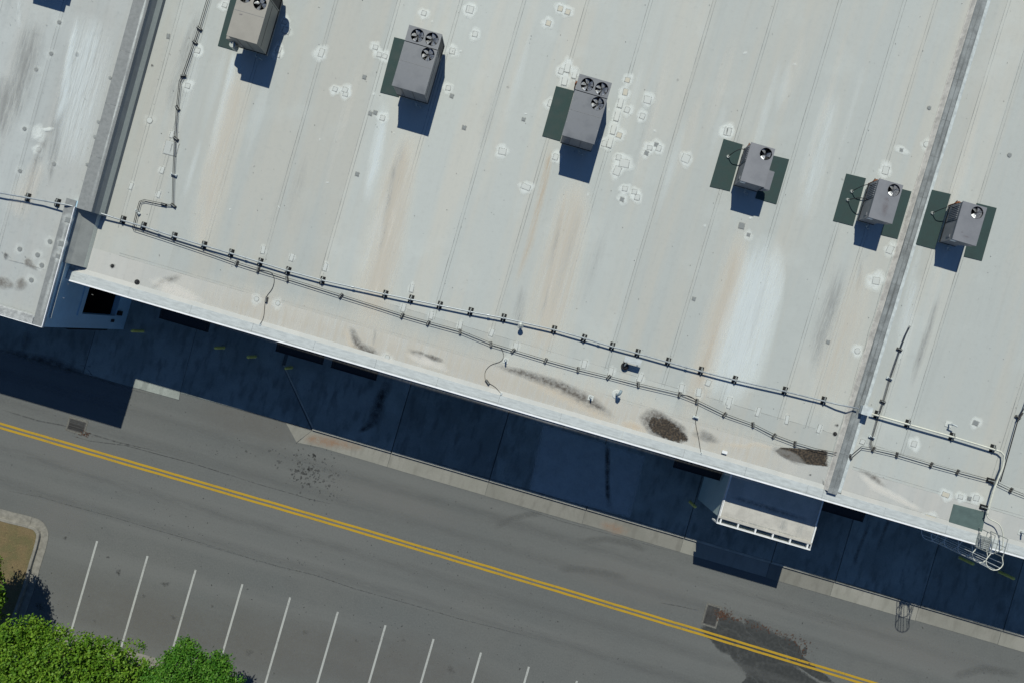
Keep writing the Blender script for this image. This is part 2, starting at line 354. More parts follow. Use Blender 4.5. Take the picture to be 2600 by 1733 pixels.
def ribbon(parent, name, m, pts, width, alpha=None, zf=zr, dz=None, prof=((-1, 0), (-.55, .55), (0, 1), (.55, .55), (1, 0)), sub=4, mb=None):
    dz = lay() if dz is None else dz; k = len(pts)
    if not isinstance(width, (list, tuple)): width = [width] * k
    if alpha is None: alpha = [1] * k
    P = []; Wd = []; A = []
    for i in range(k - 1):
        for s in range(sub):
            t = s / sub; P.append((pts[i][0] + (pts[i + 1][0] - pts[i][0]) * t, pts[i][1] + (pts[i + 1][1] - pts[i][1]) * t))
            Wd.append(width[i] + (width[i + 1] - width[i]) * t); A.append(alpha[i] + (alpha[i + 1] - alpha[i]) * t)
    P.append(tuple(pts[-1][:2])); Wd.append(width[-1]); A.append(alpha[-1])
    if len(prof) == 5:
        for i in range(len(A)): t = i / (len(A) - 1); A[i] *= min(1, t / .16, (1 - t) / .16)
    vs = []; al = []; fs = []; c = len(prof)
    for i, (x, y) in enumerate(P):
        a, b = P[max(i - 1, 0)], P[min(i + 1, len(P) - 1)]; dx, dy = b[0] - a[0], b[1] - a[1]; L = math.hypot(dx, dy) or 1; nx, ny = -dy / L, dx / L
        for q, w in prof:
            X, Y = x + nx * q * Wd[i] / 2, y + ny * q * Wd[i] / 2; vs.append((X, Y, zf(Y) + dz)); al.append(w * A[i])
        if i:
            for j in range(c - 1): o = (i - 1) * c + j; fs.append((o, o + 1, o + c + 1, o + c))
    own = mb is None; mb = mb or MB(); mb.add(vs, fs, al)
    return mb.build(name, m, parent, attr=True) if own else mb
FLAT = ((-1, .8), (0, 1), (1, .8))
# ------------------------------------------------------------------ ground
mb = MB(); mb.add([(-260, -260, 0), (260, -260, 0), (260, 260, 0), (-260, 260, 0)], [(0, 1, 2, 3)])
asph = at_frame(mb.build('asphalt_pavement', 'asph', kind='structure'))
def gp(p, z=0.0): return gpt(p[0], p[1], z)
def line_mesh(pts, w, z):
    m_ = MB(); vs = []; fs = []
    for i, (x, y) in enumerate(pts):
        a, b = pts[max(i - 1, 0)], pts[min(i + 1, len(pts) - 1)]; dx, dy = b[0] - a[0], b[1] - a[1]; L = math.hypot(dx, dy)
        vs += [(x - dy / L * w / 2, y + dx / L * w / 2, z), (x + dy / L * w / 2, y - dx / L * w / 2, z)]
        if i: fs.append((2 * i - 2, 2 * i - 1, 2 * i + 1, 2 * i))
    m_.add(vs, fs); return m_
ymid = [gp(p) for p in ((-500, 930), (0, 1079), (437, 1206), (873, 1333), (1300, 1460), (1700, 1580), (2100, 1701), (2600, 1853))]
for off in (-.113, .113):
    yl = [tuple(p[:2]) for p in smooth_path([(u, v + off, 0) for u, v in ymid], 14)]
    line_mesh([(u, v + random.uniform(-.008, .008)) for u, v in yl], .125, .012).build('yellow_line', 'ypaint', asph)
tops = [(247, 1372), (375, 1410), (497, 1445), (616, 1481), (737, 1515), (858, 1551.7), (979, 1585.6), (1101, 1620.5), (1221.4, 1655), (1343, 1691), (1465, 1727), (1586, 1762)]
for t in tops:
    a = gp(t); b = gp((t[0] - 67 * 1.0, t[1] + 232))
    line_mesh([a, b], .115, .012).build('parking_line', 'wpaint', asph)
# concrete gutter, sidewalk and aprons
gut = frame('gutter', 0, 0, 0); gut['kind'] = 'structure'
joints = [gp(p, .1)[0] for p in ((993, 1149), (1241, 1222), (1489, 1291), (1737, 1366), (1956, 1431), (2119, 1478), (2335, 1543), (2545, 1604), (2790, 1680))]
us = [-9.2] + joints
g0 = [(-11.3, -4.81), (-9.9, -4.81), (-9.22, -5.62), (-9.55, -5.9), (-10.75, -5.62)]
mb = MB(); mb.prism([gp((726, 1072)), gp((793, 1091)), gp((753, 1121))][::-1], -.1, .016); mb.build('concrete_slab', 'gutter', gut)
a, b, c = gp((793, 1091)), gp((755, 1122)), gp((815, 1142))
mb = MB(); mb.prism([(b[0] + .02, b[1]), (c[0], -5.62), (joints[0] - .012, -5.63), (joints[0] - .012, -4.81), (a[0] + .02, -4.81)], -.1, .017); mb.build('concrete_slab', 'gutter', gut)
for i in range(len(joints) - 1):
    mb = MB(); mb.box(joints[i] + .012, joints[i + 1] - .012, -5.64 + random.uniform(-.015, .015), -4.81, -.1, .016 + random.uniform(-.002, .004)); mb.build('concrete_slab', 'gutter', gut)
walk = frame('sidewalk', 0, 0, 0); walk['kind'] = 'structure'
WZ = .135
d0, d1 = (-10.27, -4.66), (-12.85, -1.75)
edges = [d0[0]] + joints
for i in range(len(edges) - 1):
    ins = .02
    mb = MB()
    if i == 0: mb.prism([(d0[0] + .06, d0[1]), (edges[1] - ins, -4.66), (edges[1] - ins, .3), (d1[0] + .1, .3), (d1[0] + .1, d1[1])], -.05, WZ)
    else: mb.box(edges[i] + ins, edges[i + 1] - ins, -4.66, .3, -.05, WZ + random.uniform(-.003, .003))
    mb.build('concrete_slab', 'conc', walk, bevel=.008)
    mb = MB(); mb.box(edges[i] + ins + (0 if i else -.05), edges[i + 1] - ins, -4.8, -4.665, -.05, WZ + .004); mb.build('curb_stone', 'curbc', walk, bevel=.02)
mb = MB(); mb.prism([(d0[0] - .08, -4.66), (d0[0] + .05, -4.66), (d1[0] + .09, d1[1]), (d1[0] - .06, d1[1])], -.05, WZ + .003); mb.build('curb_stone', 'curbc', walk, bevel=.02)
apron = frame('loading_apron', 0, 0, 0); apron['kind'] = 'structure'
j1 = gp((208, 960))[0]; j2 = gp((473, 941))[0]
mb = MB(); mb.box(-45, -30, -5.36, .3, -.1, .03); mb.build('concrete_slab', 'conc', apron)
mb = MB(); mb.box(-29.98, j1 - .015, -5.36, .3, -.1, .032); mb.build('concrete_slab', 'conc', apron)
mb = MB(); mb.prism([(j1 + .015, -5.36), (-18.0, -5.27), (-18.05, -4.87), (-18.2, .3), (j1 + .015, .3)], -.1, .03); mb.build('concrete_slab', 'conc', apron)
mb = MB(); mb.prism([(-18.03, -4.88), (-11.7, -4.79), (-10.4, -4.79), (-12.98, -1.75), (-12.98, .3), (-18.18, .3)], -.1, .024); mb.build('concrete_slab', 'conc', apron)
# stains on the ground
zero = lambda v: 0.0
gz = lambda i: .003 + .0004 * i
def gl(*ps): return [gp(p) for p in ps]
gi = iter(range(100))
def gblob(name, m, px, ru, rv, rot=0, **k): u, v = gp(px); return blob(asph, name, m, u, v, ru, rv, rot, zf=zero, dz=gz(next(gi) % 20), **k)
wp = [(G3(1560, 1120), .9, .5, -.2), (G3(1700, 1180), 1.6, .62, -.3), (G3(1900, 1235), 1.7, .62, -.3), (G3(2080, 1290), .9, .35, -.4), (G3(1560, 1230), 1.2, .7, -.45), (G3(1720, 1330), 1.7, .75, -.5), (G3(1850, 1420), 1.8, 1.0, -.4), (G3(1960, 1500), 2.3, 1.2, -.2), (G3(2200, 1440), 1.7, .35, -.3), (G3(2100, 1560), 2.2, .9, -.2), (G3(1780, 1580), .5, .5, 0), (G3(2150, 1370), .35, .15, -.5), (G3(2185, 1325), .16, .22, 0)]
for i, (p, a_, b_, r_) in enumerate(wp): u, v = gp(p); blob(asph, 'wet_patch', 'wet', u, v, a_, b_, r_, zf=zero, dz=.0032 + .0002 * i, irr=.2, soft=(1, 1, .85, .5, 0), rad=(0, .55, .78, .9, 1.08))
for pl, w, al in (([G2(0, 370), G2(150, 415), G2(300, 455), G2(430, 495), G2(560, 520)], .06, .8), ([G2(-400, 700), G2(0, 820), G2(250, 885), G2(450, 940), G2(700, 1020), G2(1000, 1105), G2(1300, 1190), G2(1600, 1265), G2(1837, 1330)], .07, .7),
                  ([G1(400, 0), G1(560, 40), G1(800, 70), G1(1000, 130), G1(1200, 180), G1(1400, 245), G1(1610, 310)], .06, .95), ([G1(0, 350), G1(250, 400), G1(400, 440), G1(700, 520), G1(950, 595), G1(1200, 660), G1(1600, 780)], .06, .7),
                  ([(0, 1038), (100, 1066), (160, 1080), (300, 1120), (420, 1150)], .10, .8), ([G3(1100, 960), G3(1250, 990), G3(1400, 1030)], .07, .8), ([G3(0, 240), G3(400, 360), G3(800, 470), G3(1250, 595)], .05, .6)):
    pts = [gp((x + random.uniform(-2, 2), y + random.uniform(-2, 2))) for x, y in pl]
    ribbon(asph, 'pavement_crack', 'crack', pts, w, [al] * len(pts), zf=zero, dz=gz(next(gi) % 20))
for pl, w in (([G2(1500, 665), G2(1600, 610), G2(1700, 585), G2(1790, 580)], .45), ([G3(330, 715), G3(500, 715), G3(680, 740), G3(880, 790)], .5), ([G3(480, 510), G3(700, 490), G3(900, 530), G3(1010, 580)], .5), ([R8(1180, 1540), R8(1330, 1500), R8(1490, 1530)], .6)):
    ribbon(asph, 'tyre_mark', 'tyre', gl(*pl), w, zf=zero, dz=gz(next(gi) % 20))
for off, w, al in ((1.35, .8, .8), (2.9, .8, .7), (-1.3, .8, .8), (-2.9, .8, .7)):      # wheel tracks of the two lanes
    ribbon(asph, 'wheel_track', 'track', [(u, v + off + random.uniform(-.12, .12)) for u, v in ymid], w, [al * random.uniform(.5, 1) for _ in ymid], zf=zero, dz=gz(next(gi) % 20))
for px, a, b in (((330, 1560), 6, 2.4), ((700, 1640), 7, 2.4), ((1050, 1700), 7, 2.4), ((640, 1070), 4, 1.3)):
    gblob('brown_film', 'brown', px, a, b)
for px, a, b in (((200, 1150), 4, 1.2), ((1600, 1480), 6, 1.0), ((1000, 1270), 5, 1.0), ((2300, 1640), 6, 1.1), ((150, 1310), 2.4, 1.2)):
    gblob('pale_wear', 'pale', px, a, b)
for px, r in (((240, 1575), .13), (G1(745, 870), .2), (G1(1040, 945), .26), (G1(1090, 1155), .2), (G1(905, 1020), .14), (G1(1335, 1085), .12), (G1(250, 1085), .32), (G2(400, 1272), .2), (G2(975, 1318), .14), (G2(1250, 1490), .3), (G2(75, 1390), .25), (G2(700, 1320), .12), (G1(680, 775), .12), (G1(410, 655), .12)):
    gblob('oil_stain', 'oil', px, r, r * random.uniform(.6, 1), alpha=random.uniform(.55, .9), irr=.4)
# one mesh of oil drops and pits far too many to count
mb = MB()
def drop(px, r, k=1.0):
    u, v = gp(px); n = 9; vs = []
    ph = random.uniform(0, 6); ex = random.uniform(.7, 1.5); ro = random.uniform(0, 3)
    for i in range(n):
        t = 2 * math.pi * i / n; q = r * (1 + .35 * math.sin(3 * t + ph) * random.random()); x, y = q * ex * math.cos(t), q / ex * math.sin(t)
        vs.append((u + x * math.cos(ro) - y * math.sin(ro), v + x * math.sin(ro) + y * math.cos(ro), .0028))
    mb.add(vs, [tuple(range(n))], [k] * n)
for i in range(260):
    x, y = random.gauss(785, 42), random.gauss(1195, 34); drop((x + (y - 1195) * .3, y), abs(random.gauss(.0, .032)) + .012, random.uniform(.5, .8))
for i in range(900):
    x, y = random.uniform(-50, 2650), random.uniform(1000, 1760)
    if y > 1125 + .2905 * (x - 1000): drop((x, y), abs(random.gauss(.012, .012)) + .008, random.uniform(.4, .9))
for cx, cy in ((1300, 1580), (760, 1440), (1145, 1420), (560, 1150), (440, 1330), (1000, 1590), (1030, 1650)):
    for i in range(22): drop((random.gauss(cx, 60), random.gauss(cy, 26)), random.uniform(.012, .035), .8)
o = mb.build('oil_drops', 'oild', asph, attr=True, kind='stuff')
# stains on the concrete
def cst(name, m, pl, w, al=None, z=WZ + .006):
    ribbon(walk, name, m, [gp(p, WZ) for p in pl], w, al, zf=lambda v: 0, dz=z + .0003 * (next(gi) % 12))
cst('wet_trickle', 'cdark', [R6(960, 860), R6(890, 980), R6(860, 1060), R6(840, 1130), R6(790, 1170), R6(740, 1200)], [.7, .75, .9, .7, .5, .2])
cst('wet_trickle', 'cdark', [R7(895, 960), R7(895, 1100), R7(893, 1250), R7(905, 1420)], [.35, .4, .35, .4], [.7, .9, .9, .8])
cst('water_mark', 'cdark', [R8(1000, 650), R8(900, 830), R8(840, 980)], [.3, .3, .25], [.6, .7, .5])
cst('water_mark', 'cdark', [R8(820, 830), R8(770, 950), R8(740, 1030)], [.3, .3, .25], [.5, .6, .5])
blob(walk, 'pale_concrete', 'cpale', 0, 0, 0, 0, zf=lambda v: 0, dz=WZ + .0045, pts=[gp(R7(*p), WZ) for p in ((465, 850), (370, 1290), (700, 1385), (1050, 1470), (1150, 1060), (800, 950))], rad=(0, .6, .9, .97, 1), soft=(1, 1, 1, .7, 0))
cst('edge_grime', 'cdark', [(1000, 1144), (1250, 1216), (1500, 1288), (1745, 1360)], .1, [.5, .7, .6, .7])
cst('edge_grime', 'cdark', [(1985, 1436), (2200, 1496), (2400, 1555), (2620, 1622)], .12, [.7, .8, .7, .8])
ribbon(gut, 'rust_stain', 'crust', gl((770, 1108), (840, 1122), (930, 1138)), [.7, .8, .4], [.8, 1, .4], zf=zero, dz=.024)
ribbon(gut, 'rust_stain', 'crust', gl((1520, 1325), (1560, 1340), (1600, 1350)), [.5, .8, .5], [.4, .8, .4], zf=zero, dz=.0245)
ribbon(apron, 'puddle_mark', 'cdark', gl((-20, 880), (60, 903), (140, 925), (230, 955), (330, 985), (410, 1005)), [.35, .6, 1.0, .35, .12, .06], [.8, .9, .9, .8, .7, .5], zf=zero, dz=.04)
ribbon(apron, 'puddle_mark', 'cdark', gl((75, 840), (68, 870), (64, 890)), [.9, .7, .4], [.5, .5, .3], zf=zero, dz=.041)
ribbon(apron, 'concrete_crack', 'crack', gl((233, 930), (222, 928), (206, 927)), .05, zf=zero, dz=.0415)
ribbon(apron, 'concrete_crack', 'crack', gl((212, 929), (225, 938), (236, 953)), .05, zf=zero, dz=.042)
# storm drains
def drain(name, label, corners, rows, cols, along_u):
    P = [gp(c) for c in corners]; cu = sum(p[0] for p in P) / 4; cv = sum(p[1] for p in P) / 4
    t = thing(name, label, 'drain', cu, cv, 0, 0, 'storm drains in the driveway')
    w = (math.dist(P[0], P[1]) + math.dist(P[3], P[2])) / 4; h = (math.dist(P[0], P[3]) + math.dist(P[1], P[2])) / 4
    f = .05; mb = MB()
    mb.box(-w - .14, w + .14, h + f, h + .16, -.05, .014); mb.box(-w - .14, w + .14, -h - .16, -h - f, -.05, .014); mb.box(-w - .14, -w - f, -h - f, h + f, -.05, .014); mb.box(w + f, w + .14, -h - f, h + f, -.05, .014); mb.build('collar', 'collar', t)
    mb = MB(); mb.box(-w - f, w + f, h, h + f, -.05, .020); mb.box(-w - f, w + f, -h - f, -h, -.05, .020); mb.box(-w - f, -w, -h, h, -.05, .020); mb.box(w, w + f, -h, h, -.05, .020); mb.build('frame', 'grate', t)
    mb = MB(); mb.box(-w, w, -h, h, .0015, .0025); mb.build('pit_shade', 'dark', t)  # flat black sheet under the bars; the hollow's shade is painted as colour
    if along_u:
        me = MB().box(-w, w, -.011, .011, .004, .018).mesh('bar', 'grate')
        for i in range(1, cols): link('bar', me, t).location = (0, -h + 2 * h * i / cols, 0)
        me = MB().box(-.02, .02, -h, h, .004, .016).mesh('cross_bar', 'grate')
        for i in range(1, rows): link('cross_bar', me, t).location = (-w + 2 * w * i / rows, 0, 0)
    else:
        me = MB().box(-.008, .008, -h, h, .004, .018).mesh('bar', 'grate')
        for i in range(1, cols): link('bar', me, t).location = (-w + 2 * w * i / cols, 0, 0)
        me = MB().box(-w, w, -.018, .018, .004, .02).mesh('cross_bar', 'grate')
        for i in range(1, rows): link('cross_bar', me, t).location = (0, -h + 2 * h * i / rows, 0)
    return t
drain('storm_drain', 'rectangular iron storm drain beside the tall shadow on the left', [(179.3, 1064), (216.5, 1072), (211.4, 1095), (174, 1087.4)], 3, 14, False)
drain('storm_drain', 'iron storm drain with rusty leaves beside the wet patch', [(1798, 1536.6), (1825, 1543), (1815, 1586), (1788, 1579)], 1, 17, True)
mb = MB()
for i in range(420):
    if i < 170: x, y = random.gauss(1834, 10), random.gauss(1558, 7)
    elif i < 330:
        t = random.random(); x, y = 1845 + 200 * t + random.gauss(0, 6), 1562 + 66 * t + random.gauss(0, 4)
    elif i < 380: x, y = random.gauss(2035, 12), random.gauss(1650, 16)
    else: x, y = random.gauss(215, 10), random.gauss(1099, 5)
    u, v = gp((x, y)); r = random.uniform(.02, .06); t = random.uniform(0, 6.3); c, s = math.cos(t) * r, math.sin(t) * r
    mb.add([(u - c, v - s, .022), (u + s * .5, v - c * .5, .03), (u + c, v + s, .024), (u - s * .5, v + c * .5, .035)], [(0, 1, 2, 3)])
o = at_frame(mb.build('leaf_litter', 'litter', kind='stuff')); tag(o, 'rusty brown leaf litter swept around the storm drains', 'leaf litter')
# ------------------------------------------------------------------ island with lawn, curb and trees
isl = frame('planting_island', 0, 0, 0); isl['kind'] = 'structure'
K = reg(0, 1260, .30176)
outer = [(-700, 1086), (-300, 1203), (0, 1290), (50, 1303), K(270, 170), K(345, 200), K(395, 262), K(409, 330), K(385, 440), K(340, 590), K(290, 770), K(215, 985), K(205, 1040), (100, 1587), (160, 1602), (223, 1619), (330, 1650), (700, 1757), (1300, 1930), (2200, 2190)]
oc = [gp(p) for p in outer]
def offset(path, d):
    res = []
    for i, (x, y) in enumerate(path):
        a, b = path[max(i - 1, 0)], path[min(i + 1, len(path) - 1)]; dx, dy = b[0] - a[0], b[1] - a[1]; L = math.hypot(dx, dy); res.append((x + dy / L * d, y - dx / L * d))
    return res
oc = [tuple(p[:2]) for p in smooth_path([(x, y, 0) for x, y in oc], 3)]
prof = [(0, -.05), (0, .02), (.42, .012), (.45, .13), (.47, .145), (.6, .145), (.61, .09)]
cuts = list(range(0, len(oc), 6)) + [len(oc) - 1]
for a, b in zip(cuts[:-1], cuts[1:]):
    if b <= a: continue
    mb = MB(); rows = [offset(oc, d)[a:b + 1] for d, z in prof]; n = b - a + 1; vs = []; fs = []
    for j, (d, z) in enumerate(prof):
        for i, (x, y) in enumerate(rows[j]): vs.append((x + (.012 if i == 0 else 0), y, z))
    for j in range(len(prof) - 1):
        for i in range(n - 1): fs.append((j * n + i, j * n + i + 1, (j + 1) * n + i + 1, (j + 1) * n + i))
    mb.add(vs, fs); mb.build('curb_stone', 'curbg', isl)
inn = offset(oc, .6)
lawn_poly = inn + [(40, -60), (-60, -60), (-60, -10)]
bm = bmesh.new(); bv = [bm.verts.new((x, y, .12)) for x, y in lawn_poly]; bm.faces.new(bv); bmesh.ops.triangulate(bm, faces=bm.faces[:])
me = bpy.data.meshes.new('lawn'); bm.to_mesh(me); bm.free(); me.materials.append(M['lawn'])
lawn = at_frame(link('lawn', me, kind='structure'))
mb = MB()
for i in range(5200):
    u, v = gp((random.uniform(-60, 100), random.uniform(1318, 1570)))
    px = (u, v)
    # keep inside the kerb line
    k = K(285, 520); lim = 96 if True else 0
    x_, y_ = (u * CT + v * ST) * FPX / H + 1300, -((-u * ST + v * CT) + OY) * FPX / H + 866.5
    if y_ < 1322 + .25 * max(0, x_) + (12 if x_ > 60 else 0) or x_ > 100 - max(0, (y_ - 1355)) * .27: continue
    t = random.uniform(0, 6.28); l = random.uniform(.03, .08); w = .006; c, s = math.cos(t), math.sin(t)
    mb.add([(u - s * w, v + c * w, .12), (u + s * w, v - c * w, .12), (u + c * l, v + s * l, .12 + random.uniform(.01, .035))], [(0, 1, 2)])
o = at_frame(mb.build('dry_grass', 'blade_d', kind='stuff')); tag(o, 'dry tan grass on the curbed island corner', 'grass')
def tree(name, label, lobes, trunk, leafmat, nleaf, lsize, seed):
    rng = np.random.default_rng(seed)
    base = trunk; t = thing(name, label, 'tree', base[0], base[1], .1, TH, 'trees along the parking edge')
    mb = MB(); ox, oy = base
    top = max(l[2] for l in lobes)
    mb.tube([(0, 0, 0), (.06, .03, .9), (.02, .1, 1.8), (.1, .05, 2.6), (.1, 0, top * .85)], [.17, .13, .12, .1, .05], 10)
    def loc(l):   # lobe centre in the tree's own frame (rotated back to world axes)
        du, dv = l[0] - ox, l[1] - oy; return (du * CT + dv * ST, -du * ST + dv * CT, l[2])
    for l in lobes:
        x, y, z = loc(l); mb.tube([(.05, .05, 1.5 + random.uniform(0, .5)), (x * .5, y * .5, z * .62 + .3), (x * .95, y * .95, z)], [.075, .05, .02], 7)
    mb.build('trunk', 'bark', t, smooth=True)
    vol = np.array([l[3] ** 2 for l in lobes]); pick = rng.choice(len(lobes), nleaf // 16, p=vol / vol.sum())
    C = np.array([loc(l) for l in lobes])[pick]; Rr = np.array([l[3] for l in lobes])[pick]; Rz = np.array([l[4] for l in lobes])[pick]
    d = rng.normal(size=(len(pick), 3)); d /= np.linalg.norm(d, axis=1)[:, None]
    flip = (d[:, 2] < -.2) & (rng.random(len(d)) < .7); d[flip, 2] *= -1
    rad = rng.random(len(pick)) ** .33; rad = .45 + .6 * rad; rad *= 1 + .15 * rng.normal(size=len(rad)).clip(-1, 2.2)
    cl = C + d * rad[:, None] * np.stack([Rr, Rr, Rz], 1)
    P = np.repeat(cl, 16, 0) + rng.normal(scale=(.115, .115, .075), size=(len(cl) * 16, 3))
    n = len(P)
    depth = np.repeat((rad - .4).clip(0, .7) / .7, 16)
    tone = (rng.normal(.5, .2, n) + np.repeat(rng.normal(0, .2, len(cl)), 16)).clip(0, 1)
    nr = rng.normal(size=(n, 3)); nr[:, 2] = np.abs(nr[:, 2]) + .55; nr[:, 1] += .25; nr /= np.linalg.norm(nr, axis=1)[:, None]
    a = np.cross(nr, rng.normal(size=(n, 3))); a /= np.linalg.norm(a, axis=1)[:, None]; b = np.cross(nr, a)
    s = (lsize * rng.uniform(.65, 1.3, n))[:, None]
    V = np.empty((n, 4, 3)); V[:, 0] = P - a * s; V[:, 1] = P - b * s * .62 + nr * s * .12; V[:, 2] = P + a * s; V[:, 3] = P + b * s * .62 + nr * s * .12
    me = bpy.data.meshes.new('crown'); me.vertices.add(n * 4); me.vertices.foreach_set('co', V.reshape(-1).astype(np.float32))
    me.loops.add(n * 4); me.loops.foreach_set('vertex_index', np.arange(n * 4, dtype=np.int32))
    me.polygons.add(n); me.polygons.foreach_set('loop_start', np.arange(0, n * 4, 4, dtype=np.int32))
    at = me.attributes.new('a', 'FLOAT', 'POINT'); at.data.foreach_set('value', np.repeat(tone, 4).astype(np.float32))
    me.update(); me.validate(); me.materials.append(M[leafmat]); link('crown', me, t)
    return t
def lob(px, py, z, r, rz): u, v = gpt(px, py, z); return (u, v, z, r, rz)
tree('broadleaf_tree', 'large yellow-green tree crown overhanging the first parking stalls', [lob(60, 1655, 4.2, 1.55, 1.1), lob(165, 1685, 4.6, 1.7, 1.2), lob(285, 1715, 4.3, 1.65, 1.1), lob(-60, 1690, 4.3, 1.7, 1.2), lob(60, 1780, 5.0, 2.0, 1.3), lob(210, 1810, 5.0, 2.0, 1.3), lob(345, 1740, 3.8, 1.15, .9), lob(330, 1830, 4.4, 1.6, 1.1), lob(90, 1612, 3.7, .8, .7), lob(235, 1655, 3.7, .8, .7)], gpt(150, 1720, 0), 'leafy', 62000, .07, 3)
tree('broadleaf_tree', 'darker green tree crown beside the yellow-green one', [lob(470, 1690, 4.0, 1.0, .9), lob(545, 1720, 3.9, 1.05, .9), lob(440, 1770, 4.6, 1.3, 1.0), lob(530, 1800, 4.6, 1.4, 1.1), lob(590, 1760, 3.6, .8, .8), lob(475, 1645, 3.4, .5, .5), lob(560, 1672, 3.3, .4, .4), lob(400, 1730, 4.0, .8, .8)], gpt(500, 1740, 0), 'leafg', 42000, .058, 5)
tree('broadleaf_tree', 'leafy tree at the left picture edge shading the dry lawn', [lob(-75, 1440, 4.0, 1.25, 1.0), lob(-70, 1520, 4.0, 1.35, 1.0), lob(-150, 1470, 4.6, 1.5, 1.2), lob(-35, 1478, 3.6, .7, .7), lob(-40, 1545, 3.6, .75, .7)], gpt(-60, 1480, 0), 'leafy', 52000, .066, 9)
# ------------------------------------------------------------------ main building
main = thing('retail_building', 'wide flat-roofed building with pale membrane roof in the centre', 'building', 0, 0, 0)
UL = -22.1; UJ0 = PR(*R8(722, 380), .2)[0]; UR = 36.0; VT = 26.0
UJ1 = UJ0 + .46
JW = UJ1 + .24
mb = MB(); mb.box(UL + .004, UR, .35, VT, 0, 5.6); mb.build('wall', 'wall', main)
mb = MB(); mb.box(UL + .004, UR, .02, VT, 5.6, 5.87); mb.build('fascia', 'white', main)
mb = MB(); mb.add([(UL + .003, .03, zr(.03) - .02), (UR, .03, zr(.03) - .02), (UR, VT, zr(VT) - .02), (UL + .003, VT, zr(VT) - .02)], [(0, 1, 2, 3)]); mb.build('roof_deck', 'memb', main)
# membrane sheets with raised laps
def sheet(parent, u0, u1, v0, v1, m, zf, lap=True, base=0.0):
    mb = MB(); n = 2
    cols = [(u0 - .05, .0055), (u0 + .075, .0055), (u0 + .085, 0), (u1 + .03, -.0004)] if lap else [(u0, 0), (u1, 0)]
    vs = []; fs = []
    for v in (v0, v1):
        for u, d in cols: vs.append((u, v, zf(v) + d + base))
    k = len(cols)
    for i in range(k - 1): fs.append((i, i + 1, k + i + 1, k + i))
    vs += [(cols[0][0], v0, zf(v0) - .004 + base), (cols[0][0], v1, zf(v1) - .004 + base)]; fs.append((0, k, 2 * k + 1, 2 * k))
    vs += [(cols[-1][0], v0, zf(v0) - .012 + base), (cols[-1][0], v1, zf(v1) - .012 + base)]
    vs0 = len(vs); vs += [(u, v0, zf(v0) - .012 + base) for u, d in cols]
    for i in range(k - 1): fs.append((vs0 + i, vs0 + i + 1, i + 1, i))
    mb.add(vs, fs); return mb.build('membrane_sheet', m, parent)
seams = [PR(x, 0)[0] for x in (462, 533, 694, 854, 1013, 1171, 1331, 1492, 1653, 1814, 1973, 2133, 2297, 2376)]
bounds = [-21.25] + seams + [UJ0 - .1]
VS = 3.15; VM = 1.78
for i in range(len(bounds) - 1): sheet(main, bounds[i], bounds[i + 1], VS, VT, 'memb', zr, i > 0)
rseams = [PR(x, 0)[0] for x in (2562, 2642)] + [PR(x, y)[0] for x, y in (R8(1509, 190),)] + [PR(2600, 1000)[0] + 3.0, 35.9]
rb = [JW + .02] + rseams
for i in range(len(rb) - 1): sheet(main, rb[i], rb[i + 1], VS, VT, 'memb', zr, i > 0)
def cross_row(v0, v1, m, cuts, lift):
    for i in range(len(cuts) - 1):
        mb = MB(); a, b = cuts[i] + (.002 if i else 0), cuts[i + 1]
        mb.add([(a, v0, zr(v0) + .001 + lift), (b, v0, zr(v0) + .001 + lift), (b, v1 + .02, zr(v1) + .003 + lift), (a, v1 + .02, zr(v1) + .003 + lift), (a, v1 + .021, zr(v1) - .01), (b, v1 + .021, zr(v1) - .01)], [(0, 1, 2, 3), (3, 2, 5, 4)])
        mb.build('membrane_sheet', m, main)
c1 = [UL + .01, -17.6, -9.3, -1.0, 7.4, UJ0 - .1]; c2 = [UL + .01, -19.5, -12.2, -3.7, 4.6, 12.2, UJ0 - .1]
cross_row(VM, VS, 'memb', c1, 0); cross_row(.6, VM, 'membE', c2, .001)
cross_row(VM, VS, 'memb', [JW + .02, 26, UR], 0); cross_row(.6, VM, 'membE', [JW + .02, 22.5, UR], .001)
mb = MB(); mb.add([(UL + .01, VS, zr(VS)), (-21.2, VS, zr(VS)), (-21.2, 3.5, zr(3.5)), (UL + .01, 3.5, zr(3.5))], [(0, 1, 2, 3)]); mb.build('membrane_sheet', 'memb', main)
# seam dirt: two fine lines at each lap
def seam_lines(parent, us, v0, v1, zf, a0=.62):
    for u in us:
        mb = MB(); k = int((v1 - v0) / 1.2)
        for off, aa in ((-.055, 1), (.085, .8)):
            al = [max(0, min(1, a0 * aa + random.uniform(-.14, .2))) for _ in range(k)]
            ribbon(None, '', None, [(u + off + random.uniform(-.006, .006), v0 + (v1 - v0) * i / (k - 1)) for i in range(k)], .042, al, zf=zf, dz=.0072, prof=((-1, .15), (0, 1), (1, .15)), sub=2, mb=mb)
        mb.build('lap_seam', 'seam', parent, attr=True)
seam_lines(main, seams, VS - .1, VT, zr); seam_lines(main, rseams[:-1], VS - .1, VT, zr)
def cross_lines(parent, v, u0, u1, dbl=True):
    mb = MB(); k = int((u1 - u0) / 1.3)
    for off in ((0, .12) if dbl else (0,)):
        al = [random.uniform(.3, .8) for _ in range(k)]
        ribbon(None, '', None, [(u0 + (u1 - u0) * i / (k - 1), v + off + random.uniform(-.01, .01)) for i in range(k)], .042, al, dz=.0074, prof=((-1, .15), (0, 1), (1, .15)), sub=2, mb=mb)
    mb.build('cross_seam', 'seamx', parent, attr=True)
cross_lines(main, VM + .02, -20, UJ0 - .2); cross_lines(main, VS + .02, -7.5, UJ0 - .3, False); cross_lines(main, VM + .02, JW + .2, UR); cross_lines(main, VS + .02, JW + .4, UR, False)
cross_lines(main, .66, UL + .3, UJ0 - .2, False); cross_lines(main, .72, JW + .1, UR, False)
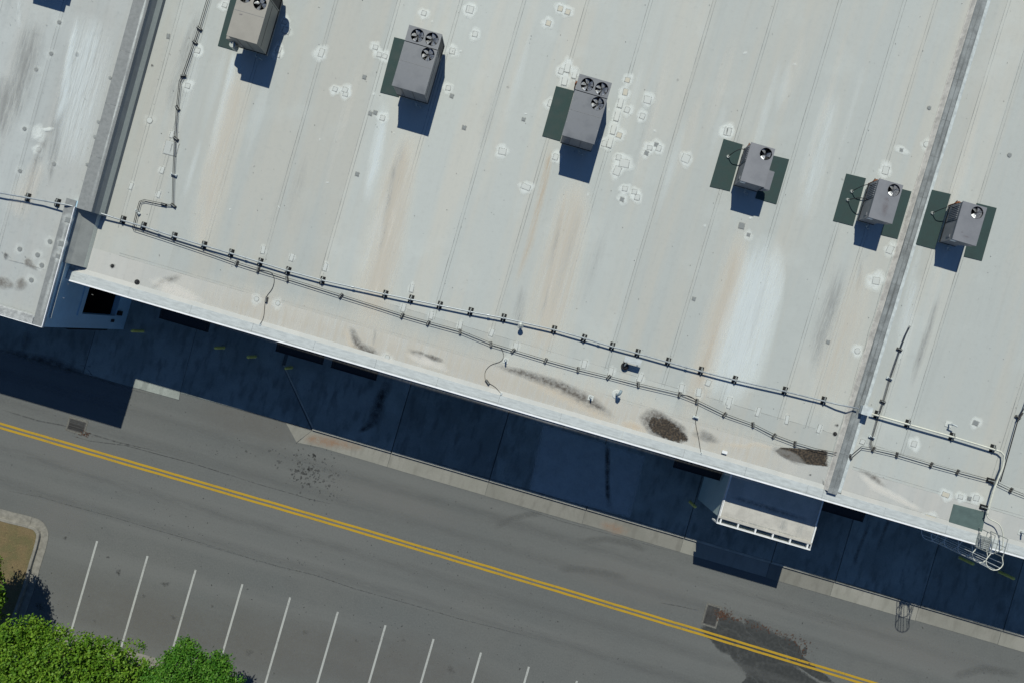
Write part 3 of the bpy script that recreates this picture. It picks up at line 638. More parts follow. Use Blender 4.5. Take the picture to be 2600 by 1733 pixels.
# eave: cant strip, cap panels, drip edge
def cap_panels(u0, u1):
    u = u0
    while u < u1 - .05:
        w = min(3.05, u1 - u); d = random.uniform(-.003, .003)
        mb = MB(); vs = []
        pr = [(.03, 5.86), (.03, 6.035), (.08, 6.045), (.50, 6.03), (.505, 6.0)]
        for x in (u + .004, u + w - .004):
            for v, z in pr: vs.append((x, v, z + d))
        k = len(pr); mb.add(vs, [(i, k + i, k + i + 1, i + 1) for i in range(k - 1)]); mb.build('eave_cap_panel', 'cap', main); u += w
for a_, b_ in ((UL + .3, UJ0 - .14), (JW + .02, UR)):
    mb = MB(); mb.add([(a_, .495, 6.022), (b_, .495, 6.022), (b_, .72, zr(.72) + .012), (a_, .72, zr(.72) + .012)], [(0, 1, 2, 3)]); mb.build('cant_strip', 'membE', main)
cross_lines(main, .5, UL + .3, UR, False) if False else None
cap_panels(UL + .02, UJ0 - .12); cap_panels(UJ0 - .12, UR)
mb = MB(); mb.box(UL + .01, UR, -.02, .045, 5.84, 6.058); mb.build('drip_edge', 'drip', main)
mb = MB(); ribbon(None, '', None, [(UL + .3 + i * 1.1, .11 + random.uniform(-.02, .02)) for i in range(52)], .07, [random.uniform(.2, .75) for _ in range(52)], zf=lambda v: 6.05, dz=.004, mb=mb); mb.build('edge_grime', 'seamx', main, attr=True)
# expansion joint curb: side flashings, raised cover panels with seams
jv = -.02
mb = MB(); vs = []; pr = [(UJ0 - .16, .012), (UJ0 - .13, .03), (UJ0 - .02, .2), (UJ0 + .02, .215)]
for v in (.5, VT):
    for u, d in pr: vs.append((u, v, zr(v) + d))
mb.add(vs, [(i, i + 1, 5 + i, 4 + i) for i in range(3)]); mb.build('side_flashing', 'jointd', main)
mb = MB(); vs = []; pr = [(UJ1 - .02, .215), (UJ1 + .02, .2), (UJ1 + .05, .04), (JW - .02, .02), (JW + .03, .006)]
for v in (.55, VT):
    for u, d in pr: vs.append((u, v, zr(v) + d))
mb.add(vs, [(i, i + 1, 6 + i, 5 + i) for i in range(4)]); mb.build('side_flashing', 'jointw', main)
v = .42
while v < VT:
    L = random.choice((1.75, 1.95, 2.3)); d = random.uniform(0, .006)
    mb = MB(); vs = []
    pr = [(UJ0 + .0, .2), (UJ0 + .0, .222), (UJ0 + .22, .226), (UJ0 + .235, .214), (UJ0 + .25, .226), (UJ1 + .0, .222), (UJ1 + .0, .2)]
    for q in (v + .004, v + L - .004):
        for u, dd in pr: vs.append((u, q, zr(q) + dd + d))
    k = len(pr); mb.add(vs, [(i, i + 1, k + i + 1, k + i) for i in range(k - 1)]); mb.build('joint_cover_panel', 'joint', main); v += L
jz = lambda v: zr(v) + .235
for off, al in ((.02, .7), (.235, .75), (.44, .6)):
    k = 24; ribbon(main, 'joint_grime', 'jstk', [(UJ0 + off, .5 + i * 1.05) for i in range(k)], [random.uniform(.03, .16) for _ in range(k)], [random.uniform(.5, 1) for _ in range(k)], zf=jz, dz=.001 + off * .004)
for i in range(26):
    v0 = random.uniform(.5, 14); ribbon(main, 'joint_grime', 'jstk', [(UJ0 + random.uniform(.05, .4), v0), (UJ0 + random.uniform(.05, .42), v0 + random.uniform(.2, .9))], random.uniform(.02, .07), [.5, .6], zf=jz, dz=.004 + i * .0002)
k = 20; ribbon(main, 'joint_grime', 'spot', [(UJ0 - .2 + random.uniform(-.05, .03), .8 + i * .75) for i in range(k)], [random.uniform(.03, .1) for _ in range(k)], [random.uniform(.2, .7) for _ in range(k)])
# ------------------------------------------------------------------ roof stains
def rp(*ps): return [PR(*p)[:2] for p in ps]
def rib(name, m, pl, w, al=None): return ribbon(main, name, m, rp(*pl), w, al)
def rblob(name, m, px, ru, rv, rot=0, **k): u, v, z = PR(*px); return blob(main, name, m, u, v, ru, rv, rot, **k)
rib('tan_streak', 'tstk', [(1035, 340), (1005, 470), (985, 600), (958, 720), (940, 830)], [1.1, 1.5, 1.6, 1.7, 1.3], [.75, .85, .8, .8, .5])
rib('rust_streak', 'rstk', [(1050, 350), (1000, 500), (975, 640), (955, 760), (945, 800)], [.3, .5, .6, .5, .3], [.7, .8, .7, .7, .3])
rib('brown_streak', 'rstk', [(1040, 345), (1008, 450), (988, 560), (968, 680), (950, 790)], [.2, .3, .3, .3, .2], [.8, 1, 1, .9, .5])
rib('brown_streak', 'rstk', [(1440, 480), (1418, 590), (1400, 700), (1385, 800), (1372, 860)], [.2, .3, .35, .3, .2], [.7, 1, 1, .9, .5])
rib('grey_streak', 'gstk', [(1030, 345), (1003, 440), (985, 530), (970, 620), (960, 680)], [.3, .6, .5, .35, .2], [.7, 1, .9, .6, .3])
rib('pale_streak', 'wdry', [(1015, 460), (985, 600), (960, 700), (948, 800)], [.2, .35, .35, .25], [.5, .8, .8, .5])
rib('pale_streak', 'wdry', [(1400, 700), (1392, 780), (1380, 850)], [.2, .4, .3], [.5, .8, .4])
rib('pale_streak', 'wstk', [(975, 300), (955, 420), (930, 480)], [.3, .5, .3], [.8, .9, .3])
rib('tan_streak', 'tstk', [(1470, 460), (1440, 600), (1415, 720), (1390, 840), (1375, 890)], [1.7, 1.9, 2.0, 1.7, 1.2], [.9, .85, .8, .7, .3])
rib('rust_streak', 'rstk', [(1400, 370), (1385, 450), (1345, 620), (1300, 740)], [.3, .5, .5, .3], [.8, .65, .5, .2])
rib('grey_streak', 'gstk', [(1430, 520), (1412, 600), (1395, 690), (1385, 770), (1365, 840)], [.3, .4, .3, .3, .2], [.5, .9, .6, .7, .3])
rib('grey_streak', 'gstk', [(1330, 720), (1318, 800), (1318, 840)], [.5, .7, .5], [.4, .6, .4])
rib('tan_streak', 'tstk', [(1890, 590), (1870, 700), (1835, 830), (1790, 950), (1765, 1010)], [.8, 1.4, 1.5, 1.3, 1.0], [.5, .9, .9, .9, .5])
rib('rust_streak', 'rstk', [(1872, 640), (1850, 740), (1815, 860), (1780, 960), (1762, 1000)], [.3, .6, .6, .5, .3], [.6, .95, 1, .95, .5])
rib('pale_wash', 'wstk', [(1935, 640), (1905, 760), (1865, 900), (1845, 980)], [2.0, 2.3, 2.2, 1.8], [.6, 1, 1, .6])
rib('pale_wash', 'wstk', [(1980, 620), (1955, 760), (1920, 900), (1900, 1000)], [.8, 1.4, 1.4, 1.0], [.8, 1, .8, .4])
rib('grey_streak', 'gstk', [(1960, 640), (1925, 780), (1895, 900)], [.2, .4, .3], [.3, .6, .3])
rib('grey_streak', 'gstk', [(2140, 660), (2110, 780), (2085, 860), (2065, 960)], [.9, 1.3, 1.2, .6], [.4, .7, .7, .3])
rib('grey_streak', 'gstk', [(2190, 650), (2180, 720), (2172, 745)], [.25, .3, .1], [.6, .7, .3])
rib('grey_streak', 'gstk', [(2390, 730), (2360, 830), (2330, 920), (2312, 985)], [.25, .5, .5, .2], [.4, .7, .6, .2])
rib('pale_wash', 'wstk', [(2330, 700), (2300, 830), (2280, 930)], [.6, .8, .6], [.5, .8, .4])
rib('tan_streak', 'tstk', [(600, 160), (575, 300), (545, 420), (520, 560), (500, 660)], [.6, 1.0, 1.2, 1.2, .9], [.7, .7, .6, .5, .3])
rib('pale_wash', 'wstk', [(595, 130), (585, 200), (555, 320), (530, 430)], [.3, .5, .5, .5], [.9, .9, .7, .3])
rib('grey_streak', 'gstk', [(510, 20), (480, 110), (445, 230), (430, 300)], [.4, .9, 1.0, .5], [.5, .6, .5, .3])
rib('tan_wash', 'tbroad', [(1045, 330), (1010, 470), (980, 620), (955, 740), (940, 850), (935, 900)], [1.3, 2.0, 2.3, 2.4, 2.2, 1.6], [1, 1, 1, 1, .8, .5])
rib('tan_wash', 'tbroad', [(1470, 440), (1440, 590), (1410, 720), (1380, 850), (1360, 950)], [1.6, 2.4, 2.7, 2.6, 1.8], [1, 1, 1, .9, .5])
rib('tan_wash', 'tbroad', [(1885, 560), (1850, 720), (1810, 860), (1770, 1000), (1745, 1060)], [1.0, 1.6, 1.8, 1.7, 1.2], [.8, 1, 1, .9, .4])
rib('tan_wash', 'tbroad', [(625, 150), (585, 320), (540, 480), (495, 640)], [1.0, 1.7, 1.8, 1.4], [.7, .8, .8, .5])
rib('tan_wash', 'tbroad', [(2200, 650), (2160, 800), (2110, 950), (2080, 1080)], [1.2, 1.8, 2.0, 1.6], [.6, .8, .8, .5])
rib('white_wash', 'wbroad', [(1950, 590), (1930, 700), (1895, 830), (1855, 960), (1835, 1030)], [1.4, 2.6, 2.9, 2.6, 1.6], [.8, 1, 1, 1, .6])
rib('white_wash', 'wbroad', [(980, 260), (955, 400), (930, 520)], [.5, .8, .6], [.8, 1, .5])
rib('white_wash', 'wbroad', [(2120, 230), (2070, 420), (2040, 560)], [1.0, 1.4, 1.2], [.5, .7, .4])
for i in range(34):
    x = random.uniform(420, 2560); y = random.uniform(-20, 620); L = random.uniform(120, 420); L = min(L, (860 + .2905 * (x - 1300) - y) / 1.09)
    if L < 90: continue
    rib('water_streak', random.choice(('gstk', 'tstk', 'tstk', 'wstk', 'wstk', 'wstk')), [(x, y), (x - L * .14, y + L * .48), (x - L * .29, y + L)], [random.uniform(.1, .5), random.uniform(.3, .9), random.uniform(.1, .5)], [.15, random.uniform(.2, .42), .1])
# ponding stains along the eave
rib('dried_silt', 'wdry', [(330, 730), (480, 775), (700, 842), (900, 905), (1100, 962), (1400, 1050), (1600, 1105), (1800, 1160), (2060, 1236)], [.6, .7, .8, .8, .9, 1.0, .8, .9, .5], [.5, .7, .8, .9, .8, .9, .7, .8, .4])
rib('dried_silt', 'tbroad', [(330, 700), (700, 800), (1100, 915), (1500, 1030), (1900, 1150), (2080, 1210)], [2.2, 2.6, 2.8, 2.8, 2.6, 2.0], [.7, .9, 1, 1, .9, .5])
rib('grey_smear', 'pudg', [R5(860, 625), R5(940, 595), R5(1040, 560)], [.25, .55, .35], [.3, .8, .3])
rblob('dark_spot', 'spot', R5(825, 645), .32, .16, -.2); rblob('dried_silt', 'wdry', R5(1000, 650), 1.6, .38, -.15)
rib('grey_stain', 'pudg', [R6(700, 545), R6(725, 620), R6(750, 680), R6(820, 705), R6(885, 745)], [.35, .5, .7, .6, .35], [.6, .9, 1, 1, .6])
rib('tan_rim', 'pudt', [R6(670, 550), R6(700, 660), R6(760, 720), R6(900, 770)], [.4, .4, .4, .3], [.5, .7, .7, .5])
rib('grey_stain', 'gstk', [R6(850, 560), R6(848, 620), R6(835, 680)], [.15, .2, .1], [.6, .7, .3])
rblob('grey_stain', 'pudg', R6(1150, 735), .85, .22, -.12); rblob('dried_silt', 'wdry', R6(1170, 765), 1.1, .28, -.1); rblob('grey_stain', 'pudg', R6(1215, 745), .5, .16, -.1)
rib('brown_band', 'pudg', [R7(130, 455), R7(330, 512), R7(560, 595), R7(780, 705), R7(960, 825)], [.25, .5, .75, .85, .3], [.7, 1, 1, 1, .6])
rib('tan_rim', 'pudt', [R7(330, 545), R7(560, 650), R7(760, 750), R7(960, 850)], [.3, .6, .6, .5], [.4, .7, .7, .6])
for i in range(8): rblob('brown_spot', 'pudg', R7(345 + i * 41, 512 + i * 12.4), .13, .1)
rblob('tan_rim', 'pudt', R7(1060, 868), .75, .3, -.05); rib('tan_rim', 'pudt', [R7(960, 870), R7(1040, 895), R7(1160, 910)], .3, [.6, .8, .5])
rblob('puddle_rim', 'pudg', R7(1262, 862), 1.4, .6, -.22, soft=(1, 1, .9, .6, 0)); rblob('puddle', 'pud', R7(1290, 888), 1.3, .5, -.22, soft=(1, 1, .9, .6, 0), irr=.12)
rib('puddle_rim', 'pudg', [R7(1440, 905), R7(1560, 940), R7(1650, 970)], [.2, .6, .2], [.5, .8, .3])
rib('dark_spot', 'pudg', [R7(1500, 880), R7(1600, 950)], [.3, .5], [.4, .5])
rib('tan_rim', 'pudt', [R7(1640, 975), R7(1800, 1000), R8(300, 490), R8(390, 515)], [.3, .3, .3, .3], [.3, .6, .6, .6])
blob(main, 'puddle', 'pud', 0, 0, 0, 0, pts=rp(*[R8(*p) for p in ((385, 520), (410, 503), (500, 508), (628, 518), (628, 592), (540, 584), (450, 563), (405, 540))])[::-1], rad=(0, .5, .8, .93, 1.05), soft=(1, 1, .95, .7, 0))
rblob('puddle_rim', 'pudg', R8(450, 545), 1.0, .25, -.2)
rib('grey_smear', 'pudg', [R8(760, 600), R8(830, 640), R8(890, 690)], [.2, .45, .2], [.4, .8, .3]); rib('dried_silt', 'wdry', [R8(760, 615), R8(830, 680), R8(930, 730), R8(1060, 800)], [.3, .5, .4, .3], [.5, .9, .9, .7])
rib('grey_smear', 'pudg', [R8(40, 455), R8(90, 465), R8(130, 485)], [.3, .4, .2], [.3, .6, .3])
rib('rust_spot', 'spot', [R8(600, 645), R8(608, 680), R8(605, 692)], [.1, .16, .1], [.5, .8, .5])
for p, r in ((R8(665, 405), .12), (R8(655, 445), .15), (R5(640, 505), .17), (R1(1045, 450), .09), (R8(545, 628), .08)): rblob('dark_spot', 'spot', p, r, r * .8)
for i in range(26): rblob('scuff', random.choice(('spot', 'smear', 'smear', 'pudg')), (random.uniform(380, 2560), random.uniform(20, 1000) * .55 + 30), random.uniform(.03, .12), random.uniform(.03, .1), random.uniform(0, 3), alpha=random.uniform(.4, .8))
mb = MB()
for i in range(520):
    px = (random.uniform(-20, 2620), random.uniform(-10, 1300)); 
    if px[1] > 1010 + .2905 * (px[0] - 1300): continue
    u, v, z = PR(*px)
    if v < .6 or u < -21 or UJ0 - .3 < u < JW: continue
    r = random.uniform(.006, .02); t = random.uniform(0, 3); c, s = math.cos(t) * r, math.sin(t) * r
    mb.add([(u - c, v - s, z + .012), (u + s, v - c, z + .012), (u + c * 1.6, v + s * 1.6, z + .013), (u - s, v + c, z + .02)], [(0, 1, 2, 3)])
mb.build('roof_debris', 'speck', main, kind='stuff')
# ------------------------------------------------------------------ repair patches
PM = {k: MB().add([(-.5, -.5, 0), (.5, -.5, 0), (.5, .5, 0), (-.5, .5, 0), (-.47, -.47, .004), (.47, -.47, .004), (.47, .47, .004), (-.47, .47, .004)], [(4, 5, 6, 7), (0, 1, 5, 4), (1, 2, 6, 5), (2, 3, 7, 6), (3, 0, 4, 7)]).mesh('membrane_patch', k) for k in ('patch', 'patcht', 'patchg', 'patchm')}
def disc(m, n=14):
    vs = [(.5 * math.cos(2 * math.pi * i / n), .5 * math.sin(2 * math.pi * i / n), z) for z in (0, .004) for i in range(n)]
    return MB().add(vs, [tuple(range(n, 2 * n))] + [(i, (i + 1) % n, n + (i + 1) % n, n + i) for i in range(n)]).mesh('membrane_patch', m)
PMD = {k: disc(k) for k in ('patch', 'patchg')}
def edge_ring(w, h, mb, t=.03):
    for x0, x1, y0, y1 in ((-w - t, w + t, h, h + t), (-w - t, w + t, -h - t, -h), (-w - t, -w, -h, h), (w, w + t, -h, h)):
        mb.add([(x0, y0, 0), (x1, y0, 0), (x1, y1, 0), (x0, y1, 0)], [(0, 1, 2, 3)], [.62] * 4)
def patch(px, w=.2, h=None, halo=1.0, m='patch', rot=None, zf=zr, parent=None, rnd=False, hs=1.0):
    parent = parent or main; h = h or w * random.uniform(.9, 1.25); u, v, z = PR(*px, 0, zf); rot = random.uniform(-.12, .12) if rot is None else rot
    o = link('membrane_patch', PMD[m] if rnd else PM[m], parent); o.location = (u, v, z + .0225); o.rotation_euler = (math.atan(.025), 0, rot); o.scale = (w, h, 1)
    e = MB()
    if rnd:
        n = 16
        for i in range(n):
            t0, t1 = 2 * math.pi * i / n, 2 * math.pi * (i + 1) / n
            e.add([(w * .5 * math.cos(t0), h * .5 * math.sin(t0), 0), (w * .5 * math.cos(t1), h * .5 * math.sin(t1), 0), ((w * .5 + .03) * math.cos(t1), (h * .5 + .03) * math.sin(t1), 0), ((w * .5 + .03) * math.cos(t0), (h * .5 + .03) * math.sin(t0), 0)], [(0, 3, 2, 1)], [.6] * 4)
    else: edge_ring(w / 2, h / 2, e)
    eo = e.build('patch_edge', 'pedge', parent, attr=True); eo.location = (u, v, z + .0215); eo.rotation_euler = (math.atan(.025), 0, rot)
    if halo:
        blob(parent, 'sealant_smear', 'smear', u + random.uniform(-.04, .04), v + random.uniform(-.05, .03), (w / 2 + .18 * hs), (h / 2 + .2 * hs), rot, zf=zf, dz=.0172 + .00003 * (DZ[0] % 90), alpha=halo, irr=.2, soft=(1, 1, .8, .36, 0), rad=(0, .45, .7, .9, 1.15)); DZ[0] += 1
for x, y in ((240, 47), (750, 190), (700, 425), (690, 475), (1180, 765), (1525, 408), (1558, 470), (1605, 485), (1938, 117), (2145, 755), (1585, 1010), (10, 435)): patch(R2(x, y), .19)
patch(R2(762, 265), .3, .26, .4); patch(R2(1063, 455), .2, .36, 1, hs=1.3); patch(R2(1265, 770), .22, .2); patch(R2(1268, 808), .2, .16); patch(R2(2330, 85), .3, .3, 1)
patch(R2(2180, 440), .22, .24, .9); patch(R2(2180, 440), .07, .07, 0, 'patchg')
for x, y in ((1430, 660), (1523, 962), (1368, 1487), (2175, 820), (2280, 1090), (1480, 970)): patch(R2(x, y), .15, .16, 0, 'patchg')
for x, y in ((110, 65), (152, 237), (743, 492), (705, 1080), (1300, 800), (1195, 757), (1038, 988), (1350, 1017), (1412, 1020), (1137, 1083), (1180, 1297), (1245, 1318), (1265, 1357)): patch(R3(x, y), .2)
for x, y, w, h in ((737, 62, .2, .22), (788, 85, .2, .22), (655, 162, .2, .22), (1197, 552, .2, .2), (1183, 635, .2, .28), (1140, 930, .22, .22)): patch(R3(x, y), w, h, 1, 'patcht')
patch(R3(340, 1042), .32, .26, 1); patch(R3(500, 1285), .4, .22, 1, rot=-.1); patch(R3(1335, 688), .3, .3, 1); patch(R3(1597, 1090), .34, .34, 1); patch(R3(1175, 1123), .42, .34, 1, hs=1.4); patch(R3(1127, 1175), .28, .38, .9); patch(R3(1885, 905), .3, .34, 1); patch(R3(670, 712), .2, .3, .9)
for x, y in ((1395, 995), (1328, 1052), (1160, 1370)): patch(R3(x, y), .16, .17, .8, 'patchg')
for x, y in ((485, 820), (78, 877)): patch(R3(x, y), .14, .14, 0, 'patchg')
def strip(p0, p1, w, n):
    a, b = PR(*p0), PR(*p1); ang = math.atan2(b[1] - a[1], b[0] - a[0]) - math.pi / 2; L = math.dist(a[:2], b[:2]) / n
    for i in range(n):
        t = (i + .5) / n; x, y = p0[0] + (p1[0] - p0[0]) * t, p0[1] + (p1[1] - p0[1]) * t; patch((x, y), w, L * .97, .9, 'patch', ang, hs=.8)
strip(R3(798, 410), R3(760, 588), .22, 2); strip(R3(845, 478), R3(828, 540), .18, 1); strip(R3(1165, 650), R3(1068, 1015), .2, 4)
for x, y in ((268, 235), (1370, 505)): patch(R4(x, y), .26, .34, 1, hs=1.2)
patch(R4(1480, 362), .12, .12, 0, 'patchg'); u, v, z = PR(*R4(1480, 362)); blob(main, 'sealant_smear', 'smear', u, v, .42, .22, -.2, dz=.0175)
patch(R4(365, 890), .24, .26, 0, 'patchg'); patch(R4(413, 953), .13, .13, .5, 'patchg'); patch(R4(32, 1400), .14, .14, 0, 'patchg'); patch(R4(1400, 1058), .26, .34, .9); patch(R4(1303, 1275), .3, .3, 1, hs=1.7)
patch(R4(1675, 67), .16, .16, 0, 'patchg', rnd=True); patch(R4(2235, 397), .18, .18, 0, 'patchg', rnd=True); patch(R4(1655, 322), .25, .25, .6, rnd=True)
patch(R1(1355, 350), .2); patch(R1(1290, 592), .2); patch(R1(1028, 828), .26, .26, .2, rnd=True); patch(R1(805, 992), .3, .22, .3); patch(R1(1175, 1020), .62, .62, .15, 'patchm'); patch(R1(1175, 1020), .46, .46, 0, 'patchm'); patch(R1(1155, 250), .12, .2, 0, 'patchg')
patch(R8(1012, 490), .22, .24, 1, rnd=False, hs=1.2); patch(R8(1290, 395), .24, .2, .7, 'patchg'); patch(R8(1155, 718), .32, .2, 1, 'patcht'); patch(R8(1222, 728), .2, .16, .9); patch(R8(1293, 733), .24, .24, 1); patch(R8(1262, 735), .15, .15, 0, 'patchg')
patch(R8(1085, 822), .5, .2, .8, 'patcht', rot=-.02); patch(R8(85, 215), .2, .26, .2); patch(R8(757, 72), .24, .24, .8, rnd=True); patch(R8(625, 32), .14, .14, 0, 'patchg'); patch(R8(780, 480), .2, .2, .2)
for x, y in ((545, 190), (340, 130), (165, 85), (1075, 320), (1025, 440), (1195, 485), (1372, 545), (1565, 590)): patch(R6(x, y), .16, .34, .55, hs=.5)
for x, y in ((740, 455), (915, 505), (1110, 545), (1385, 615), (1700, 700), (1500, 640), (285, 340)): patch(R7(x, y), .2, .36, .55, hs=.6)
for x, y in ((180, 310), (310, 345), (440, 380), (585, 420)): patch(R8(x, y), .14, .4, .5, hs=.4)
for x, y in ((900, 1280), (1090, 1335), (1115, 1170), (1180, 925)): patch(R1(x, y), .14, .3, .5, hs=.5)
for x, y in ((925, 740), (255, 410), (125, 385)): patch(R6(x, y), .2, .2, .5, rnd=True)
# ------------------------------------------------------------------ neighbouring higher building on the left
left = thing('corner_building', 'taller building block at the left with grey parapet caps', 'building', 0, 0, 0)
UA, UB, VF, VJ = -22.1, -21.3, -2.36, 3.42
zc = lambda v: 6.76 + .025 * v
def wallbox(u0, u1, v0, v1, z0, name='wall', m='wall', dz=-.02):
    mb = MB(); vs = [(u0, v0, z0), (u1, v0, z0), (u1, v1, z0), (u0, v1, z0)] + [(u, v, zc(v) + dz) for u, v in ((u0, v0), (u1, v0), (u1, v1), (u0, v1))]
    mb.add(vs, [(3, 2, 1, 0), (4, 5, 6, 7), (0, 1, 5, 4), (1, 2, 6, 5), (2, 3, 7, 6), (3, 0, 4, 7)]); return mb.build(name, m, left)
# east wall in pieces around the dock opening
OV0, OV1, OZ0, OZ1 = -1.62, .32, 1.15, 4.15
wallbox(UA - .3, UA, VF, OV0, 0); wallbox(UA - .3, UA, OV1, VJ, 0)
mb = MB(); mb.box(UA - .3, UA, OV0 + .001, OV1 - .001, 0, OZ0); mb.build('wall', 'wall', left)
mb = MB(); vs = [(UA - .3, OV0 + .001, OZ1), (UA, OV0 + .001, OZ1), (UA, OV1 - .001, OZ1), (UA - .3, OV1 - .001, OZ1)] + [(u, v, zc(v) - .02) for u, v in ((UA - .3, OV0 + .001), (UA, OV0 + .001), (UA, OV1 - .001), (UA - .3, OV1 - .001))]
mb.add(vs, [(3, 2, 1, 0), (4, 5, 6, 7), (0, 1, 5, 4), (1, 2, 6, 5), (2, 3, 7, 6), (3, 0, 4, 7)]); mb.build('wall', 'wall', left)
mb = MB(); mb.box(UA - 2.5, UA - 2.4, OV0 - .8, OV1 + .5, 1.0, 4.3); mb.box(UA - 2.4, UA - .302, OV0 - .8, OV1 + .5, 4.2, 4.3); mb.box(UA - 2.4, UA - .302, OV0 - .9, OV0 - .8, 1.0, 4.3); mb.box(UA - 2.4, UA - .302, OV1 + .4, OV1 + .5, 1.0, 4.3); mb.box(UA - 2.4, UA - .302, OV0 - .8, OV1 + .4, 1.0, 1.1); mb.build('dock_interior', 'dark', left)  # inner faces carry the opening's shade in their near-black colour
mb = MB(); mb.box(UA + .001, UA + .06, OV0 - .1, OV1, OZ1, OZ1 + .3); mb.box(UA + .001, UA + .05, OV0 - .12, OV0, OZ0 + .25, OZ1); mb.build('dock_door_frame', 'wall', left)
mb = MB(); mb.box(UA + .001, UA + .12, OV0 + .05, OV0 + .3, .75, 1.1); mb.box(UA + .001, UA + .12, OV1 - .35, OV1 - .1, .75, 1.1); mb.build('dock_bumper', 'rubber', left)
mb = MB(); mb.box(UA + .001, UA + .05, OV0 - .35, OV0 - .2, 1.2, 1.45); mb.build('control_box', 'black', left)
wallbox(-45, UA - .301, VF, VF + .3, 0); wallbox(UB - .35, UB, VJ, VT, 5.0); wallbox(UA - .3, UB - .351, VJ, VJ + .3, 5.0)
# wall strips seen above the main roof: pale sheet, yellowish counterflashing
def strip_wall(u, v0, v1, a, b, m, name):
    mb = MB(); mb.add([(u, v0, zr(v0) + a), (u, v1, zr(v1) + a), (u, v1, zr(v1) + b), (u, v0, zr(v0) + b)], [(0, 1, 2, 3)]); mb.build(name, m, left)
def strip_slope(u0, a0, u1, a1, m):
    v0, v1 = VJ - .02, VT; mb = MB(); mb.add([(u0, v0, zr(v0) + a0), (u1, v0, zr(v0) + a1), (u1, v1, zr(v1) + a1), (u0, v1, zr(v1) + a0)], [(0, 1, 2, 3)]); mb.build('counterflashing', m, left)
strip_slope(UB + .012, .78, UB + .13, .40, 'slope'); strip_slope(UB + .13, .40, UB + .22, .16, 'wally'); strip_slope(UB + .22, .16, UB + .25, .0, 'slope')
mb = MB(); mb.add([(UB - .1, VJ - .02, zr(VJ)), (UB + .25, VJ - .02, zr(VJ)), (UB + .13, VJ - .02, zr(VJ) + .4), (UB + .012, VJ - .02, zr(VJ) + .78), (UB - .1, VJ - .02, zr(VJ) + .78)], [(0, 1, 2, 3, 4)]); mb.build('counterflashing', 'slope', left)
mb = MB(); vs = []
for v in (.8, VJ - .004):
    for u, z in ((UA + .01, zc(v) - .2), (UA + .25, zr(v) + .42), (UB - .08, zr(v) + .16)): vs.append((u, v, z))
vs.append((UA + .01, .8, zr(.8)))
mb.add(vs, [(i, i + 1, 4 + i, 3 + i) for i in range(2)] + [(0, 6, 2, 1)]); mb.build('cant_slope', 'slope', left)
mb = MB(); mb.add([(UB - .08, .8, zr(.8) + .161), (UB + .0, .8, zr(.8) + .01), (UB + .0, VJ - .004, zr(VJ) + .01), (UB - .08, VJ - .004, zr(VJ) + .161)], [(0, 1, 2, 3)]); mb.build('counterflashing', 'wally', left)
# parapet caps in panels with lighter laps
def cap_run(p0, p1, width, side, seg, m):
    L = math.dist(p0, p1); n = max(1, round(L / seg)); dx, dy = (p1[0] - p0[0]) / L, (p1[1] - p0[1]) / L; nx, ny = -dy * side, dx * side
    for i in range(n):
        a, b = L * i / n + .004, L * (i + 1) / n - .004; mb = MB(); d = random.uniform(0, .006); pts = []
        for t in (a, b):
            for w, dz in ((-.02, -.12), (-.02, .0), (.03, .012), (width - .03, .012), (width, 0), (width, -.12)):
                x, y = p0[0] + dx * t + nx * w, p0[1] + dy * t + ny * w; pts.append((x, y, zc(y) + dz + d))
        mb.add(pts, [(j, j + 1, 6 + j + 1, 6 + j) if side < 0 else (j, 6 + j, 6 + j + 1, j + 1) for j in range(5)]); mb.build('parapet_cap', m, left)
cap_run((UA, VF), (UA, VJ + .3), .46, 1, 1.9, 'capg'); cap_run((UB, VJ - .02), (UB, VT), .7, 1, 2.6, 'capg'); cap_run((UA - .47, VF), (-45, VF), .42, -1, 2.4, 'capl')
mb = MB(); mb.box(UA - .005, UA + .028, VF - .02, VJ, -.06, .02, zf=zc); mb.build('drip_edge', 'drip', left)
mb = MB(); mb.box(-45, UA + .02, VF - .03, VF + .0, -.08, .02, zf=zc); mb.build('drip_edge', 'drip', left)
mb = MB(); mb.add([(u, v, zl(v)) for u, v in ((-45, VF + .3), (UA - .3, VF + .3), (UA - .3, VT), (-45, VT))], [(0, 1, 2, 3)]); mb.build('roof_deck', 'membL', left)
mb = MB(); mb.add([(u, v, zl(v) - .002) for u, v in ((UA - .3, VJ + .29), (UB - .35, VJ + .29), (UB - .35, VT), (UA - .3, VT))], [(0, 1, 2, 3)]); mb.build('roof_deck', 'membL', left)
ls = [PR(*p, 0, zl)[0] for p in (R1(445, 0), R1(590, 0), R1(200, 330))]
lb = [-45, -34, -31.2, PR(*R1(430, 60), 0, zl)[0] - 2.85, PR(*R1(430, 60), 0, zl)[0], UB - .72]
lb = sorted(lb)
for i in range(len(lb) - 1): sheet(left, lb[i], lb[i + 1], VF + .45, VT, 'membL', zl, i > 0, .006)
seam_lines(left, lb[2:-1], VF + .5, VT, lambda v: zl(v) + .008, .5)
lz = zl
capz = lambda v: zc(v) + .016
ribbon(left, 'cap_smear', 'smear', [(UB - .12, VJ + .3 + i * .9) for i in range(24)], [random.uniform(.06, .2) for _ in range(24)], [random.uniform(.2, .9) for _ in range(24)], zf=capz, dz=.006)
ribbon(left, 'cap_grime', 'spot', [(UB - .04 + random.uniform(-.02, .02), VJ + .3 + i * .7) for i in range(30)], [random.uniform(.03, .07) for _ in range(30)], [random.uniform(.2, .8) for _ in range(30)], zf=capz, dz=.0065)
ribbon(left, 'cap_smear', 'smear', [(UA - .14, VF + .2 + i * .45) for i in range(13)], [random.uniform(.1, .3) for _ in range(13)], [random.uniform(.1, .5) for _ in range(13)], zf=capz, dz=.006)
